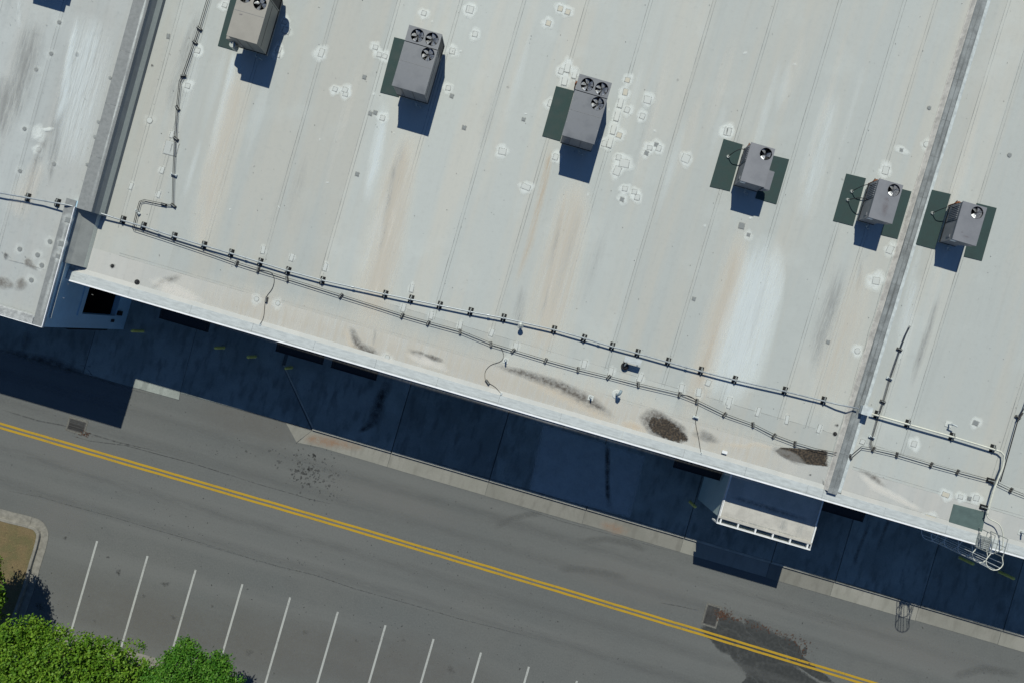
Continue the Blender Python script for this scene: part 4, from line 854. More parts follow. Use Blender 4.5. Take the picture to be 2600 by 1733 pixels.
ribbon(left, 'cap_grime', 'spot', [(UA - .9 - i * 1.0, VF + .2) for i in range(20)], [random.uniform(.03, .06) for _ in range(20)], [random.uniform(.3, .8) for _ in range(20)], zf=capz, dz=.006)
for p, w in ((Q0(820, 185), .2), (Q0(740, 470), .2), (Q0(700, 620), .16)):
    u, v, z = PR(*p, .31, zl); patch(p, w, w, .3, 'patchg', zf=lambda v: zc(v) + .012, parent=left)
def lst(name, m, pl, w, al=None): return ribbon(left, name, m, [PR(*p, 0, lz)[:2] for p in pl], w, al, zf=lambda v: lz(v) + .008)
def lbl(name, m, px, ru, rv, rot=0, **k): u, v, z = PR(*px, 0, lz); return blob(left, name, m, u, v, ru, rv, rot, zf=lambda v: lz(v) + .008, **k)
lst('grey_streak', 'gstk', [R1(60, 500), R1(40, 700), R1(-20, 950)], [1.2, 1.8, 1.4], [.5, .9, .7]); lst('grey_streak', 'gstk', [R1(250, 120), R1(200, 330), R1(140, 600), R1(80, 850)], [1.0, 1.7, 1.6, .9], [.5, .8, .8, .4])
lst('grey_streak', 'gstk', [R1(500, 280), R1(440, 620), R1(390, 870), R1(350, 1150), R1(340, 1300)], [.3, .6, .8, .5, .2], [.5, .7, .8, .7, .3]); lst('grey_streak', 'gstk', [R1(340, 900), R1(260, 1080), R1(190, 1300), R1(130, 1500)], [.3, .5, .5, .3], [.5, .7, .7, .4])
lst('pale_wash', 'wstk', [R1(540, 120), R1(480, 400), R1(440, 700), R1(380, 860)], [.3, .4, .5, .3], [.7, .9, .9, .5]); lst('pale_wash', 'wstk', [R1(660, 100), R1(600, 500), R1(520, 900), R1(470, 1200)], [2.2, 2.4, 2.2, 1.6], [.7, .9, .7, .3])
lst('pale_wash', 'wstk', [R1(140, 0), R1(130, 200)], [.2, .3], [.8, .3]); lst('tan_streak', 'tstk', [R1(300, 1100), R1(180, 1300), R1(100, 1500)], [1.0, 1.3, 1.2], [.5, .7, .5])
lbl('sealant_smear', 'smear', R1(270, 920), .4, .45, .3); lbl('sealant_smear', 'smear', R1(335, 890), .3, .12, .4)
lst('cross_seam', 'seamx', [Q0(60, 650), Q0(300, 710), Q0(580, 790)], .06, [.9, .9, .8])
lbl('grey_stain', 'pudg', Q0(255, 955), .3, .42, -.5, alpha=.8); lbl('grey_stain', 'pudg', Q0(345, 690), .22, .26, .3); lbl('grey_stain', 'pudg', Q0(380, 730), .4, .14, -.3); lbl('grey_stain', 'pudg', Q0(35, 940), .62, .36, 0); lbl('dark_spot', 'spot', Q0(75, 615), .14, .2, 0)
for x, y in ((605, 445), (455, 605), (505, 730), (240, 535), (380, 908)): patch(Q0(x, y), .19, .19, .25, 'patchg', zf=lambda v: zl(v) + .008, parent=left, rnd=True)
for x, y in ((408, 155), (353, 370), (250, 478), (170, 885), (372, 1127), (530, 375), (140, 1175)): patch(R1(x, y), .16, .16, .15, 'patchg', zf=lambda v: zl(v) + .008, parent=left, rnd=True)
for x, y in ((757, 535), (678, 838), (652, 940), (600, 1130)): patch(R1(x, y), .13, .13, 0, 'patchg', zf=lambda v: zl(v) + .008, parent=left, rnd=True)
patch(R1(268, 1030), .2, .2, .8, 'patch', zf=lambda v: zl(v) + .008, parent=left, rnd=True)
for i in range(60): lbl('dark_spot', 'spot', (random.uniform(-10, 240) - 0, random.uniform(0, 760)), random.uniform(.02, .06), random.uniform(.02, .05), alpha=random.uniform(.4, .8)) if i < 34 else None
# ------------------------------------------------------------------ entry vestibule with rail
EU0, EU1, EV = 11.55, 16.42, -2.5; EZ = 4.05
ent = thing('entry_vestibule', 'low flat-roofed vestibule with white front rail below the eave', 'building', (EU0 + EU1) / 2, EV / 2, 0)
hw = (EU1 - EU0) / 2; f0, f1 = EV / 2, .34 - EV / 2
mb = MB(); mb.box(-hw + .03, hw - .03, f0 + .03, f1, 0, EZ - .1); mb.build('wall', 'ewall', ent)
mb = MB(); mb.box(-hw + .064, hw - .064, f0 + .1, f1, EZ - .099, EZ); mb.build('roof', 'vroof', ent)
for nm, b in (('coping', (-hw, hw, f0, f0 + .1)), ('coping', (-hw + .02, -hw + .065, f0 + .101, f1)), ('coping', (hw - .065, hw - .02, f0 + .101, f1))):
    mb = MB(); mb.box(*b, EZ - .14, EZ + .075); mb.build(nm, 'white' if b[1] - b[0] < .2 else 'vroof', ent)
mb = MB(); mb.box(-hw - .02, hw + .02, f0 - .30, f0 - .24, EZ - .75, EZ + .06); mb.build('front_rail', 'white', ent)
for s in (-1, 1):
    mb = MB(); mb.box(s * (hw + .005) - .012, s * (hw + .005) + .012, f0 - .239, f0 + 1.0, EZ - .05, EZ + .05); mb.build('side_rail', 'white', ent)
me = MB().box(-.035, .035, f0 - .239, f0 - .001, EZ - .05, EZ + .045).mesh('bracket', 'white')
for i in range(6): link('bracket', me, ent).location = (-hw + .16 + i * (2 * hw - .32) / 5, 0, 0)
mb = MB(); mb.box(-.95, .95, f0 + .005, f0 + .029, 0, 2.3); mb.build('door', 'black', ent)
ez = lambda v: EZ
for nm, m, pts, w, al in (('grime', 'gstk', [(-hw + .2, f0 + .17), (hw - .2, f0 + .16)], .12, [.7, .9]), ('grime', 'gstk', [(.8, f0 + .2), (.85, f0 + .9)], .6, [.8, .3]), ('grime', 'gstk', [(1.7, f0 + .2), (1.7, f0 + 1.0)], .4, [.6, .3]), ('grime', 'pudg', [(-hw + .2, f0 + 1.2), (0, f0 + 1.15), (hw - .2, f0 + 1.1)], .35, [.5, .7, .5])):
    ribbon(ent, nm, m, pts, w, al, zf=ez, dz=.004 + .0006 * (next(gi) % 9))
# awnings over the service doors
aw = [((402, 808), (526, 841), 'black flat awning nearest the corner building'), ((698, 891), (818, 923), 'black flat awning beside the slanted curb and bollard'), ((839, 932), (954, 964), 'black flat awning right of the slanted curb, above the wet trickle'), ((1710, 1184), (1828, 1219), 'black flat awning tucked against the left side of the vestibule'), ((2078, 1291), (2192, 1324), 'black flat awning just right of the vestibule')]
for a, b, lab in aw:
    A, B = gpt(*a, 3.0), gpt(*b, 3.0); w = (B[0] - A[0]) / 2; vo = (A[1] + B[1]) / 2
    t = thing('door_awning', lab, 'awning', (A[0] + B[0]) / 2, 0, 0, 0, 'awnings over the service doors')
    mb = MB(); mb.add([(-w, vo, 2.95), (w, vo, 2.95), (w, .349, 3.1), (-w, .349, 3.1), (-w, vo, 2.85), (w, vo, 2.85), (w, .349, 2.98), (-w, .349, 2.98)], [(0, 1, 2, 3), (7, 6, 5, 4), (0, 4, 5, 1), (1, 5, 6, 2), (3, 7, 4, 0)]); mb.build('canopy_panel', 'awn', t)
    mb = MB(); mb.box(-w, w, vo - .02, vo - .001, 2.82, 2.98); mb.build('fascia_trim', 'awn', t)
    for s in (-.9, .9): mb = MB(); mb.tube([(s * w, vo + .1, 3.0), (s * w, .345, 3.6)], .015, 6); mb.build('tie_rod', 'black', t)
    dd = MB(); dd.box(-w + .1, w - .1, .31, .348, .14, 2.4); o = dd.build('service_door', 'units', main); o.location = ((A[0] + B[0]) / 2, 0, 0)
# bollards
bol = [((363, 840.6), 'yellow bollard standing alone nearest the corner building'), ((568.7, 882), 'yellow bollard right of the first black awning, left one of the close pair'), ((648.6, 904.5), 'yellow bollard right of the first black awning, right one of the close pair'), ((742, 932), 'yellow bollard at the upper end of the slanted curb'), ((1752, 1273), 'yellow bollard beside the left wall of the vestibule'), ((2437, 1414), 'yellow bollard under the caged ladder'), ((2537, 1450), 'yellow bollard at the far right beyond the caged ladder')]
for i, (p, lab) in enumerate(bol):
    zb = .024 if i < 4 else WZ; u, v = gpt(*p, zb)
    t = thing('bollard', lab, 'bollard', u, v, zb, 0, 'yellow bollards along the facade')
    mb = MB(); n = 14
    prof_ = [(.085, 0), (.085, 1.06), (.082, 1.1), (.066, 1.14), (.04, 1.165), (.0, 1.172)]
    vs = [(r * math.cos(2 * math.pi * k / n), r * math.sin(2 * math.pi * k / n), z) for r, z in prof_ for k in range(n)]
    mb.add(vs, [(j * n + k, j * n + (k + 1) % n, (j + 1) * n + (k + 1) % n, (j + 1) * n + k) for j in range(5) for k in range(n)]); mb.build('post', 'yellow', t, smooth=True)
    mb = MB(); mb.cyl(0, 0, 0, .015, .12, .1); mb.build('base_collar', 'curbc', t)
# ------------------------------------------------------------------ rooftop units
def plate_with_holes(x0, x1, y0, y1, z, holes, name, m, parent):
    bm = bmesh.new(); ed = []
    def loop(pts):
        vs = [bm.verts.new((x, y, z)) for x, y in pts]
        for i in range(len(vs)): ed.append(bm.edges.new((vs[i], vs[(i + 1) % len(vs)])))
    loop([(x0, y0), (x1, y0), (x1, y1), (x0, y1)])
    for hx, hy, r in holes: loop([(hx + r * math.cos(2 * math.pi * i / 28), hy + r * math.sin(2 * math.pi * i / 28)) for i in range(28)])
    bmesh.ops.triangle_fill(bm, edges=ed, use_beauty=True, use_dissolve=False)
    for f in bm.faces:
        if f.normal.z < 0: f.normal_flip()
    # folded lip
    me = bpy.data.meshes.new(name); bm.to_mesh(me); bm.free(); me.materials.append(M[m]); o = link(name, me, parent)
    mb = MB(); e = .0
    for a, b in (((x0, y0), (x1, y0)), ((x1, y0), (x1, y1)), ((x1, y1), (x0, y1)), ((x0, y1), (x0, y0))):
        mb.add([(*a, z), (*b, z), (*b, z - .05), (*a, z - .05)], [(0, 3, 2, 1)])
    mb.build('top_lip', m, o); return o
def fan(parent, x, y, r, z, nb, ph):
    mb = MB(); n = 24
    vs = [(x + rr * math.cos(2 * math.pi * i / n), y + rr * math.sin(2 * math.pi * i / n), zz) for rr, zz in ((r, z - .003), (r * .99, z - .3), (0.001, z - .3)) for i in range(n)]
    mb.add(vs, [(j * n + i, j * n + (i + 1) % n, (j + 1) * n + (i + 1) % n, (j + 1) * n + i) for j in range(2) for i in range(n)])
    f = mb.build('fan', 'black', parent)
    mb = MB(); mb.cyl(x, y, z - .26, z - .10, .055, .05, 14); mb.build('hub', 'black', f)
    for k in range(nb):
        t = ph + 2 * math.pi * k / nb; c, s = math.cos(t), math.sin(t); mb = MB(); vs = []
        for rr, w, tw in ((.05, .05, .04), (r * .5, .085, .045), (r * .9, .12, .045)):
            for q in (-1, 1): vs.append((x + c * rr - s * w * q * .9 + c * 0, y + s * rr + c * w * q * .9, z - .075 + tw * q))
        mb.add(vs, [(0, 1, 3, 2), (2, 3, 5, 4)]); mb.build('fan_blade', 'blade', f)
    mb = MB()
    for q in (.5, 1.0): mb.tube([(x + r * q * math.cos(2 * math.pi * i / 20), y + r * q * math.sin(2 * math.pi * i / 20), z + .012) for i in range(21)], .003, 4)
    for k in range(4): t = math.pi * k / 4 + .2; mb.tube([(x - r * 1.06 * math.cos(t), y - r * 1.06 * math.sin(t), z + .014), (x + r * 1.06 * math.cos(t), y + r * 1.06 * math.sin(t), z + .014)], .004, 4)
    mb.build('fan_guard', 'black', f)
def gas_fitting(t, x, y):
    mb = MB(); mb.tube([(x, y, .05), (x, y, .42), (x - .02, y + .02, .6)], .03, 8); mb.build('gas_riser', 'rust', t)
    mb = MB(); mb.box(x - .02, x + .2, y - .03, y + .09, .5, .66); mb.cyl(x + .05, y + .04, .66, .72, .045); mb.build('gas_regulator', 'rust', t, bevel=.012)
    mb = MB(); mb.tube([(x, y + .02, .6), (x - .03, y + .12, .64)], .018, 6); mb.build('vent_stub', 'black', t)
def trap(t, x, y):
    mb = MB(); mb.tube(smooth_path([(x, y, .42), (x, y - .12, .42), (x, y - .16, .34), (x + .05, y - .18, .26), (x + .14, y - .18, .3), (x + .2, y - .18, .2), (x + .2, y - .18, .04)], 3), .018, 6); mb.build('condensate_trap', 'pvc', t)
def big_unit(label, TL, TR, BL, BR, fans, mt, ms, ht=1.6, zf=zr, nb=5, hood=False, curb=True):
    P = [PR(*p, ht, zf) for p in (TL, TR, BL, BR)]; cu = sum(p[0] for p in P) / 4; cv = sum(p[1] for p in P) / 4
    t = thing('rooftop_unit', label, 'hvac unit', cu, cv, zf(cv), 0, 'air conditioning units on the roof')
    hw = .25 * (P[1][0] - P[0][0] + P[3][0] - P[2][0]); hl = .25 * (P[0][1] - P[2][1] + P[1][1] - P[3][1])
    ys = hl - .74
    mb = MB(); mb.box(-hw + .12, hw - .12, -hl + .1, hl - .1, -.08, .34); mb.build('roof_curb', 'curb', t)
    mb = MB(); mb.box(-hw + .01, hw - .01, -hl + .01, hl - .01, .34, .42); mb.build('base_rail', 'black', t)
    mb = MB(); mb.box(-hw + .03, hw - .03, -hl + .03, ys - .02, .42, ht - .31); mb.add([(x, y, z) for z in (ht - .31, ht - .04) for x, y in ((-hw + .03, -hl + .03), (hw - .03, -hl + .03), (hw - .03, ys - .02), (-hw + .03, ys - .02))], [(0, 1, 5, 4), (1, 2, 6, 5), (2, 3, 7, 6), (3, 0, 4, 7)]); mb.build('cabinet', ms, t)
    mb = MB(); mb.add([(x, y, z) for z in (.42, ht - .04) for x, y in ((-hw + .035, ys + .01), (hw - .035, ys + .01), (hw - .035, hl - .03), (-hw + .035, hl - .03))], [(3, 2, 1, 0), (0, 1, 5, 4), (1, 2, 6, 5), (2, 3, 7, 6), (3, 0, 4, 7)]); mb.build('condenser_coil', 'coil', t)
    mb = MB()
    for x in (-hw + .03, hw - .03):
        for y in (ys + .02, hl - .03): mb.box(x - .025, x + .025, y - .025, y + .025, .42, ht - .051)
    mb.build('corner_post', ms, t)
    loc = [((PR(*f, ht, zf)[0] - cu), (PR(*f, ht, zf)[1] - cv)) for f in fans]; r = .295
    top = [(x, y, r) for x, y in loc if y > ys]; low = [(x, y, r) for x, y in loc if y <= ys]
    plate_with_holes(-hw, hw, ys + .012, hl, ht, top, 'fan_deck', mt, t); plate_with_holes(-hw, hw, -hl, ys - .022, ht, low, 'top_panel', mt, t)
    for i, (x, y) in enumerate(loc): fan(t, x, y, r, ht, nb, .5 + i * .9)
    # panel seams on front and right sides
    for xx in (-hw * .45, hw * .2): mb = MB(); mb.box(xx - .008, xx + .008, -hl + .022, -hl + .0299, .44, ht - .06); mb.build('panel_seam', 'black', t)
    mb = MB(); mb.box(hw - .0299, hw - .022, -hl + .1, ys - .1, ht - .5, ht - .488); mb.build('panel_seam', 'black', t)
    mb = MB(); mb.box(-hw + .06, -hw + .38, -hl + .02, -hl + .0299, .5, ht - .2); mb.build('access_panel', mt, t)
    trap(t, hw * .3, -hl)
    mb = MB(); mb.box(-hw + .02, hw - .02, -hl * .15, -hl * .15 + .012, ht + .0005, ht + .006); mb.build('top_seam', 'units', t)
    me = MB().cyl(0, 0, ht, ht + .006, .012, .008, 8).mesh('screw', 'galv')
    for k in range(6):
        for sx in (-1, 1): link('screw', me, t).location = (sx * (hw - .035), -hl + .12 + k * (2 * hl - .3) / 5, 0)
    if hood: 
        mb = MB(); mb.add([(-hw - .32, -hl + .05, .95), (-hw - .01, -hl + .05, 1.15), (-hw - .01, -hl + .5, 1.15), (-hw - .32, -hl + .5, .95), (-hw - .32, -hl + .05, .8), (-hw - .01, -hl + .05, .7), (-hw - .01, -hl + .5, .7), (-hw - .32, -hl + .5, .8)], [(0, 1, 2, 3), (0, 4, 5, 1), (1, 5, 6, 2), (2, 6, 7, 3), (3, 7, 4, 0), (7, 6, 5, 4)]); mb.build('control_box', 'unitt', t)
        mb = MB(); mb.cyl(-hw + .03, -hl - .12, .55, .95, .14, .14, 16); mb.build('receiver_tank', 'galv', t, smooth=False)
    else: gas_fitting(t, -hw - .06, hl - .08)
    return t, cu, cv, hw, hl
bu1 = big_unit('tan rooftop unit cut off by the top edge of the picture', (620, -67), (697, -44), (575, 90.5), (652, 113.7), [(623, -10), (660, 9), (690, -42)], 'unitt', 'unitts', hood=True, nb=4)
bu2 = big_unit('dark grey three-fan rooftop unit right of the tan one', (1036, 63), (1122, 85), (997, 220), (1080, 241), [(1059.8, 89.6), (1096.5, 99.2), (1086.3, 138)], 'unit', 'units')
bu3 = big_unit('dark grey three-fan rooftop unit surrounded by white repair patches', (1472, 186.6), (1554.6, 210.9), (1426, 344.6), (1508.6, 367), [(1491.6, 214.4), (1528, 225.5), (1517.4, 263.2)], 'unit', 'units')
def small_unit(label, TL, TR, BL, BR, fanp, ht, sep_hood):
    P = [PR(*p, ht) for p in (TL, TR, BL, BR)]; cu = sum(p[0] for p in P) / 4; cv = sum(p[1] for p in P) / 4
    t = thing('rooftop_unit', label, 'hvac unit', cu, cv, zr(cv), 0, 'air conditioning units on the roof')
    hw = .25 * (P[1][0] - P[0][0] + P[3][0] - P[2][0]); hl = .25 * (P[0][1] - P[2][1] + P[1][1] - P[3][1])
    xr = hw if sep_hood else hw - .36; ys = .05
    mb = MB(); mb.box(-hw + .07, xr - .06, -hl + .08, hl - .08, -.06, .28); mb.build('roof_curb', 'curb', t)
    mb = MB(); mb.box(-hw + .0, xr - .005, -hl + .005, hl - .005, .28, .35); mb.build('base_rail', 'black', t)
    mb = MB(); mb.add([(x, y, z) for z in (.35, ht - .03) for x, y in ((-hw + .02, -hl + .02), (xr - .02, -hl + .02), (xr - .02, hl - .02), (-hw + .02, hl - .02))], [(0, 1, 5, 4), (1, 2, 6, 5), (2, 3, 7, 6), (3, 0, 4, 7)]); mb.build('cabinet', 'units', t)
    f = PR(*fanp, ht); fx, fy = f[0] - cu, f[1] - cv
    plate_with_holes(-hw, hw, -hl, hl, ht, [(fx, fy, .275)], 'top_panel', 'unit2', t); fan(t, fx, fy, .275, ht, 3, 2.2)
    # louvres and panel break on the left side
    mb = MB(); mb.box(-hw + .008, -hw + .0199, ys - .012, ys + .012, .36, ht - .06); mb.build('panel_seam', 'black', t)
    me = MB().add([(-.03, -.018, 0), (0, -.018, .02), (0, .018, .02), (-.03, .018, 0), (-.03, -.018, -.5), (0, -.018, -.5), (0, .018, -.5), (-.03, .018, -.5)], [(0, 1, 2, 3), (0, 4, 5, 1), (3, 2, 6, 7), (0, 3, 7, 4)]).mesh('louvre', 'unit2')
    for i in range(7): link('louvre', me, t).location = (-hw + .019, ys + .14 + i * (hl - .25) / 7, ht - .2)
    mb = MB(); mb.box(-hw + .06, -hw + .3, -hl + .008, -hl + .0199, ht - .3, ht - .12); mb.build('label_plate', 'white', t)
    mb = MB(); mb.box(-hw - .005, -hw + .0199, -hl + .16, -hl + .3, ht - .45, ht - .3); mb.build('label_plate', 'unit2', t)
    if sep_hood: mb = MB(); x0, x1, y0, y1 = hw - .015, hw + .29, -hl - .02, -hl + .84
    else: mb = MB(); x0, x1, y0, y1 = xr - .019, hw - .02, -hl + .02, hl - .02
    zt = ht - .08 if sep_hood else ht - .051
    mb.add([(x0, y0, zt), (x1, y0, zt - .03), (x1, y1, zt - .03), (x0, y1, zt), (x0, y0, zt - .55), (x1, y0, zt - .3), (x1, y1, zt - .3), (x0, y1, zt - .55)], [(0, 1, 2, 3), (0, 4, 5, 1), (1, 5, 6, 2), (2, 6, 7, 3), (7, 6, 5, 4)]); mb.build('intake_hood', 'unit2', t)
    gas_fitting(t, -hw + .1, hl + .06); trap(t, 0 if sep_hood else -.12, -hl)
    def whip(y0, bx, by, r):
        mb = MB(); mb.tube(smooth_path([(-hw + .02, y0, .62), (-hw - .2, y0 - .02, .72), (-hw - .42, (y0 + by) / 2, .55), (bx, by, .06)], 4), .02, 6); mb.build('flexible_conduit', 'wire', t, smooth=True)
        mb = MB(); mb.cyl(bx, by, -.03, .09, .11, .07, 14); mb.build('pitch_pocket', 'galv', t)
    whip(hl - .2, -hw - .55, hl - .5, .1)
    if label.startswith('small grey rooftop unit with a brown'): whip(.05, -hw - .62, -.02, .1)
    return t, cu, cv, hw, hl
su4 = small_unit('small grey one-fan rooftop unit with side intake hood, left of the other two small ones', (1909.4, 362), (1969.8, 378), (1878, 459), (1940, 476), (1945, 391), 1.27, True)
su5 = small_unit('small grey rooftop unit with a brown stain on top, just left of the expansion joint', (2234, 454), (2294.7, 469.7), (2204.3, 551.8), (2264.8, 569.2), (2270, 483), 1.25, False)
su6 = small_unit('small grey rooftop unit right of the expansion joint', (2445.5, 511), (2507.5, 526.6), (2418, 608.4), (2478, 625.3), (2481.5, 540), 1.25, False)
def tstain(unit, x, y, ru, rv, m='pudg', a=.8, ht=1.25): blob(unit[0], 'top_stain', 'ustain', x, y, ru, rv, .1, zf=lambda v: ht, dz=.003 + .0006 * (next(gi) % 5), alpha=a)
tstain(su5, .05, -.3, .2, .42, a=.6); tstain(su5, 0, .1, .16, .1, a=.6); tstain(su6, 0, -.62, .22, .06, 'spot', .6); tstain(su6, -.22, -.48, .08, .04, 'spot', .5); tstain(bu1, -.35, -.35, .1, .05, 'pudg', .7, 1.6)
# the unit above the frame, of which only the shadow shows
Ls = math.cos(SUN_E) / math.sin(SUN_E) * 1.6
u, v, z = PR(163, 31, 0, zl); sh = (Ls * (-SUN_X * CT + 1.0 * ST), Ls * (-SUN_X * ST - 1.0 * CT) * -1)
su_, sv_ = u + Ls * (SUN_X * CT - ST), v + Ls * (SUN_X * ST + CT)
t = thing('rooftop_unit', 'rooftop unit on the corner building, only its shadow in view at the top left', 'hvac unit', su_ - .75, sv_ + 1.4, zl(sv_), 0, 'air conditioning units on the roof')
mb = MB(); mb.box(-.63, .63, -1.3, 1.3, -.08, .34); mb.build('roof_curb', 'curb', t); mb = MB(); mb.box(-.75, .75, -1.4, 1.4, .34, 1.55); mb.build('cabinet', 'units', t)
plate_with_holes(-.76, .76, -1.41, 1.41, 1.6, [(-.3, .9, .29), (.35, .9, .29)], 'top_panel', 'unit', t); fan(t, -.3, .9, .29, 1.6, 5, 0); fan(t, .35, .9, .29, 1.6, 5, 1)
mb = MB(); mb.box(.76, 1.0, -1.35, -1.0, .9, 1.25); mb.build('control_box', 'unitt', t)
# green walkway pads
pads = [([(590, -20), (640, -8), (602, 131), (553, 116.5)], 'dark green walkway pad beside the tan rooftop unit'), ([(1001, 94.7), (1060, 110), (1013, 247), (965, 235)], 'dark green walkway pad left of the rooftop unit next to the tan one'), ([(1412, 219), (1458, 231), (1422.5, 359), (1376.5, 345.8)], 'dark green walkway pad beside the unit among the repair patches'),
        ([(1837.4, 353), (1886.4, 367.5), (1853.5, 486), (1802, 474)], 'dark green walkway pad left of the unit with side hood'), ([(1950, 392), (2004, 405), (1971.4, 519), (1918, 504)], 'dark green walkway pad right of the unit with side hood'),
        ([(2149, 441), (2199, 453), (2166, 574), (2115, 561)], 'dark green walkway pad left of the brown-stained unit'), ([(2275, 476), (2314.6, 486.6), (2279, 607), (2236.7, 596.6)], 'narrow dark green walkway pad between the brown-stained unit and the expansion joint'),
        ([(2366, 482), (2414.5, 493), (2373, 633.4), (2325, 620.5)], 'dark green walkway pad just right of the expansion joint'), ([(2480, 516), (2530.8, 528.4), (2493, 662.7), (2447, 651.5)], 'dark green walkway pad right of the rightmost rooftop unit'),
        ([(2421.4, 1278), (2504, 1299), (2493, 1349), (2409, 1323.7)], 'faded green walkway pad at the head of the roof ladder')]
for i, (q, lab) in enumerate(pads):
    P = [PR(*p, .02) for p in q]; cu = sum(p[0] for p in P) / 4; cv = sum(p[1] for p in P) / 4
    t = thing('walkway_pad', lab, 'walkway pad', cu, cv, 0, 0, 'green walkway pads')
    mb = MB(); pts = [(p[0] - cu, p[1] - cv) for p in P][::-1]
    vs = [(x, y, zr(y + cv) + .002) for x, y in pts] + [(x, y, zr(y + cv) + .028) for x, y in pts]
    mb.add(vs, [(4, 5, 6, 7)] + [(j, (j + 1) % 4, 4 + (j + 1) % 4, 4 + j) for j in range(4)]); mb.build('rubber_mat', 'pad2' if i == 9 else 'pad', t, bevel=.006)
# ------------------------------------------------------------------ pipes and conduits
def path3(pl, dz, zf=zr): return [PR(*p, dz, zf) for p in pl]
gp_ = thing('gas_pipe', 'long galvanised gas pipe crossing the roof parallel to the eave', 'pipe', 0, 0, 0)
gl_pts = [(-30, 484), (0, 490), (100, 508), (170, 521)]
run = path3(gl_pts, .28, zl) + [PR(254.5, 541.5, .30)] + path3([(308, 559), (357, 573), (440, 600), (515, 623), (585, 643), (657, 665), (728, 687), (815.5, 711), (976, 747), (1118, 776), (1200, 793), (1280, 808), (1410.5, 838), (1485, 859), (1556, 880), (1620, 897), (1701, 920), (1785, 943), (1870, 965), (1992, 992), (2096.5, 1018)], .205) + [PR(2130, 1026, .34), PR(2181, 1036, .46)]
run[3] = (run[3][0], run[3][1], run[3][2] + .16)
mb = MB(); mb.tube(run, .038, 10); mb.build('pipe_run', 'steel', gp_, smooth=True)
run2 = path3([(2212, 1049), (2313, 1078), (2423, 1109), (2524.5, 1140)], .215) + path3([(2540, 1145), (2549, 1154), (2549, 1166), (2547, 1182), (2524.5, 1238.7), (2507.6, 1298), (2506, 1308)], .22)
mb = MB(); mb.tube(run2, .045, 10); mb.build('pipe_run', 'pipew', gp_, smooth=True)
bend = smooth_path(path3([(2506, 1306), (2512, 1316), (2536, 1329), (2546, 1351), (2547, 1374), (2545, 1392)], .3), 4)
bend = [Vector((p.x, p.y, max(p.z, 6.22 if p.y < .6 else 0))) for p in bend] ; bend.append(Vector((bend[-1].x, -.09, 6.0))); bend.append(Vector((bend[-1].x, -.09, 2.0)))
mb = MB(); mb.tube(bend, .028, 8); mb.build('pipe_drop', 'pipew', gp_, smooth=True)
me = MB().cyl(0, 0, -.06, .06, .052, .052, 12).mesh('coupling', 'steel')
for k in (6, 9, 12, 15, 18, 21): 
    a, b = Vector(run[k]), Vector(run[k + 1]); o = link('coupling', me, gp_); o.location = (a + b) / 2; o.rotation_mode = 'QUATERNION'; o.rotation_quaternion = (b - a).to_track_quat('Z', 'Y')
# junction box on the expansion joint
u, v, z = PR(2202, 1042, .52); t = thing('junction_box', 'pale square junction box beside the expansion joint', 'box', u, v, zr(v))
mb = MB(); mb.box(-.23, .23, -.2, .2, .26, .5); mb.build('box_body', 'jointw', t, bevel=.01); mb = MB(); mb.box(-.245, .245, -.215, .215, .501, .52); mb.build('lid', 'jointw', t, bevel=.005)
mb = MB(); mb.box(-.18, -.14, -.15, .15, 0, .26); mb.box(.14, .18, -.15, .15, 0, .26); mb.build('stand', 'galv', t)
# shared meshes for the supports
S_block = MB(); S_block.prism([(-.115, -.19), (.115, -.19), (.115, .19), (-.115, .19)], 0, .05); S_block.prism([(-.085, -.16), (.085, -.16), (.085, .16), (-.085, .16)], .05, .1)
S_block = S_block.mesh('base_block', 'rubber')
S_strut = MB().box(-.022, .022, -.17, .17, .1, .13).mesh('strut', 'galv')
S_rod = MB(); S_rod.cyl(0, -.06, .13, .255, .009, None, 6); S_rod.cyl(0, .06, .13, .255, .009, None, 6); S_rod.box(-.02, .02, -.08, .08, .255, .27); S_rod = S_rod.mesh('clamp', 'galv')
ORD = ['first', 'second', 'third', 'fourth', 'fifth', 'sixth', 'seventh', 'eighth', 'ninth', 'tenth', 'eleventh', 'twelfth', 'thirteenth', 'fourteenth', 'fifteenth', 'sixteenth', 'seventeenth', 'eighteenth', 'nineteenth', 'twentieth', 'twenty-first', 'twenty-second', 'twenty-third', 'twenty-fourth', 'twenty-fifth', 'twenty-sixth', 'twenty-seventh', 'twenty-eighth', 'twenty-ninth', 'thirtieth', 'thirty-first', 'thirty-second']
def support(px, label, group, zf=zr, rot=0.0):
    u, v, z = PR(*px, .2, zf); t = thing('pipe_support', label, 'pipe support', u, v + .03, zf(v), rot, group)
    for nm, me in (('base_block', S_block), ('strut', S_strut), ('clamp', S_rod)): link(nm, me, t)
GA = 'black rubber blocks under the gas pipe'
for i, p in enumerate(((64.7, 501), (139.7, 514.7))): support(p, ['leftmost black pipe support, on the corner building roof', 'black pipe support on the corner building roof beside its parapet'][i], GA, zl)
sup = [(306.7, 558.5), (359, 574), (437.5, 600), (513.4, 623), (582.6, 643), (657, 666), (727.6, 688), (815.5, 713), (976, 748), (1042, 760), (1115, 776), (1193.5, 792), (1278, 808), (1406.7, 838), (1483, 860), (1555, 880), (1620, 897), (1698, 919), (1781.7, 942), (1868, 965), (1996, 993), (2095, 1018)]
for i, p in enumerate(sup): support(p, f'{ORD[i]} black support from the left under the main-roof gas pipe', GA, rot=random.choice((0, .03, -.05, .3 if i in (2, 13) else 0)))
for i, p in enumerate(((2230.5, 1054), (2309, 1077), (2422, 1110), (2526, 1140))): support(p, f'{ORD[i]} black support from the junction box under the pale pipe', GA)
for i, p in enumerate(((2521, 1222), (2503.7, 1290))): support(p, ['black support under the pale pipe halfway down to the eave', 'black support under the pale pipe beside the faded green pad'][i], GA, rot=1.57)
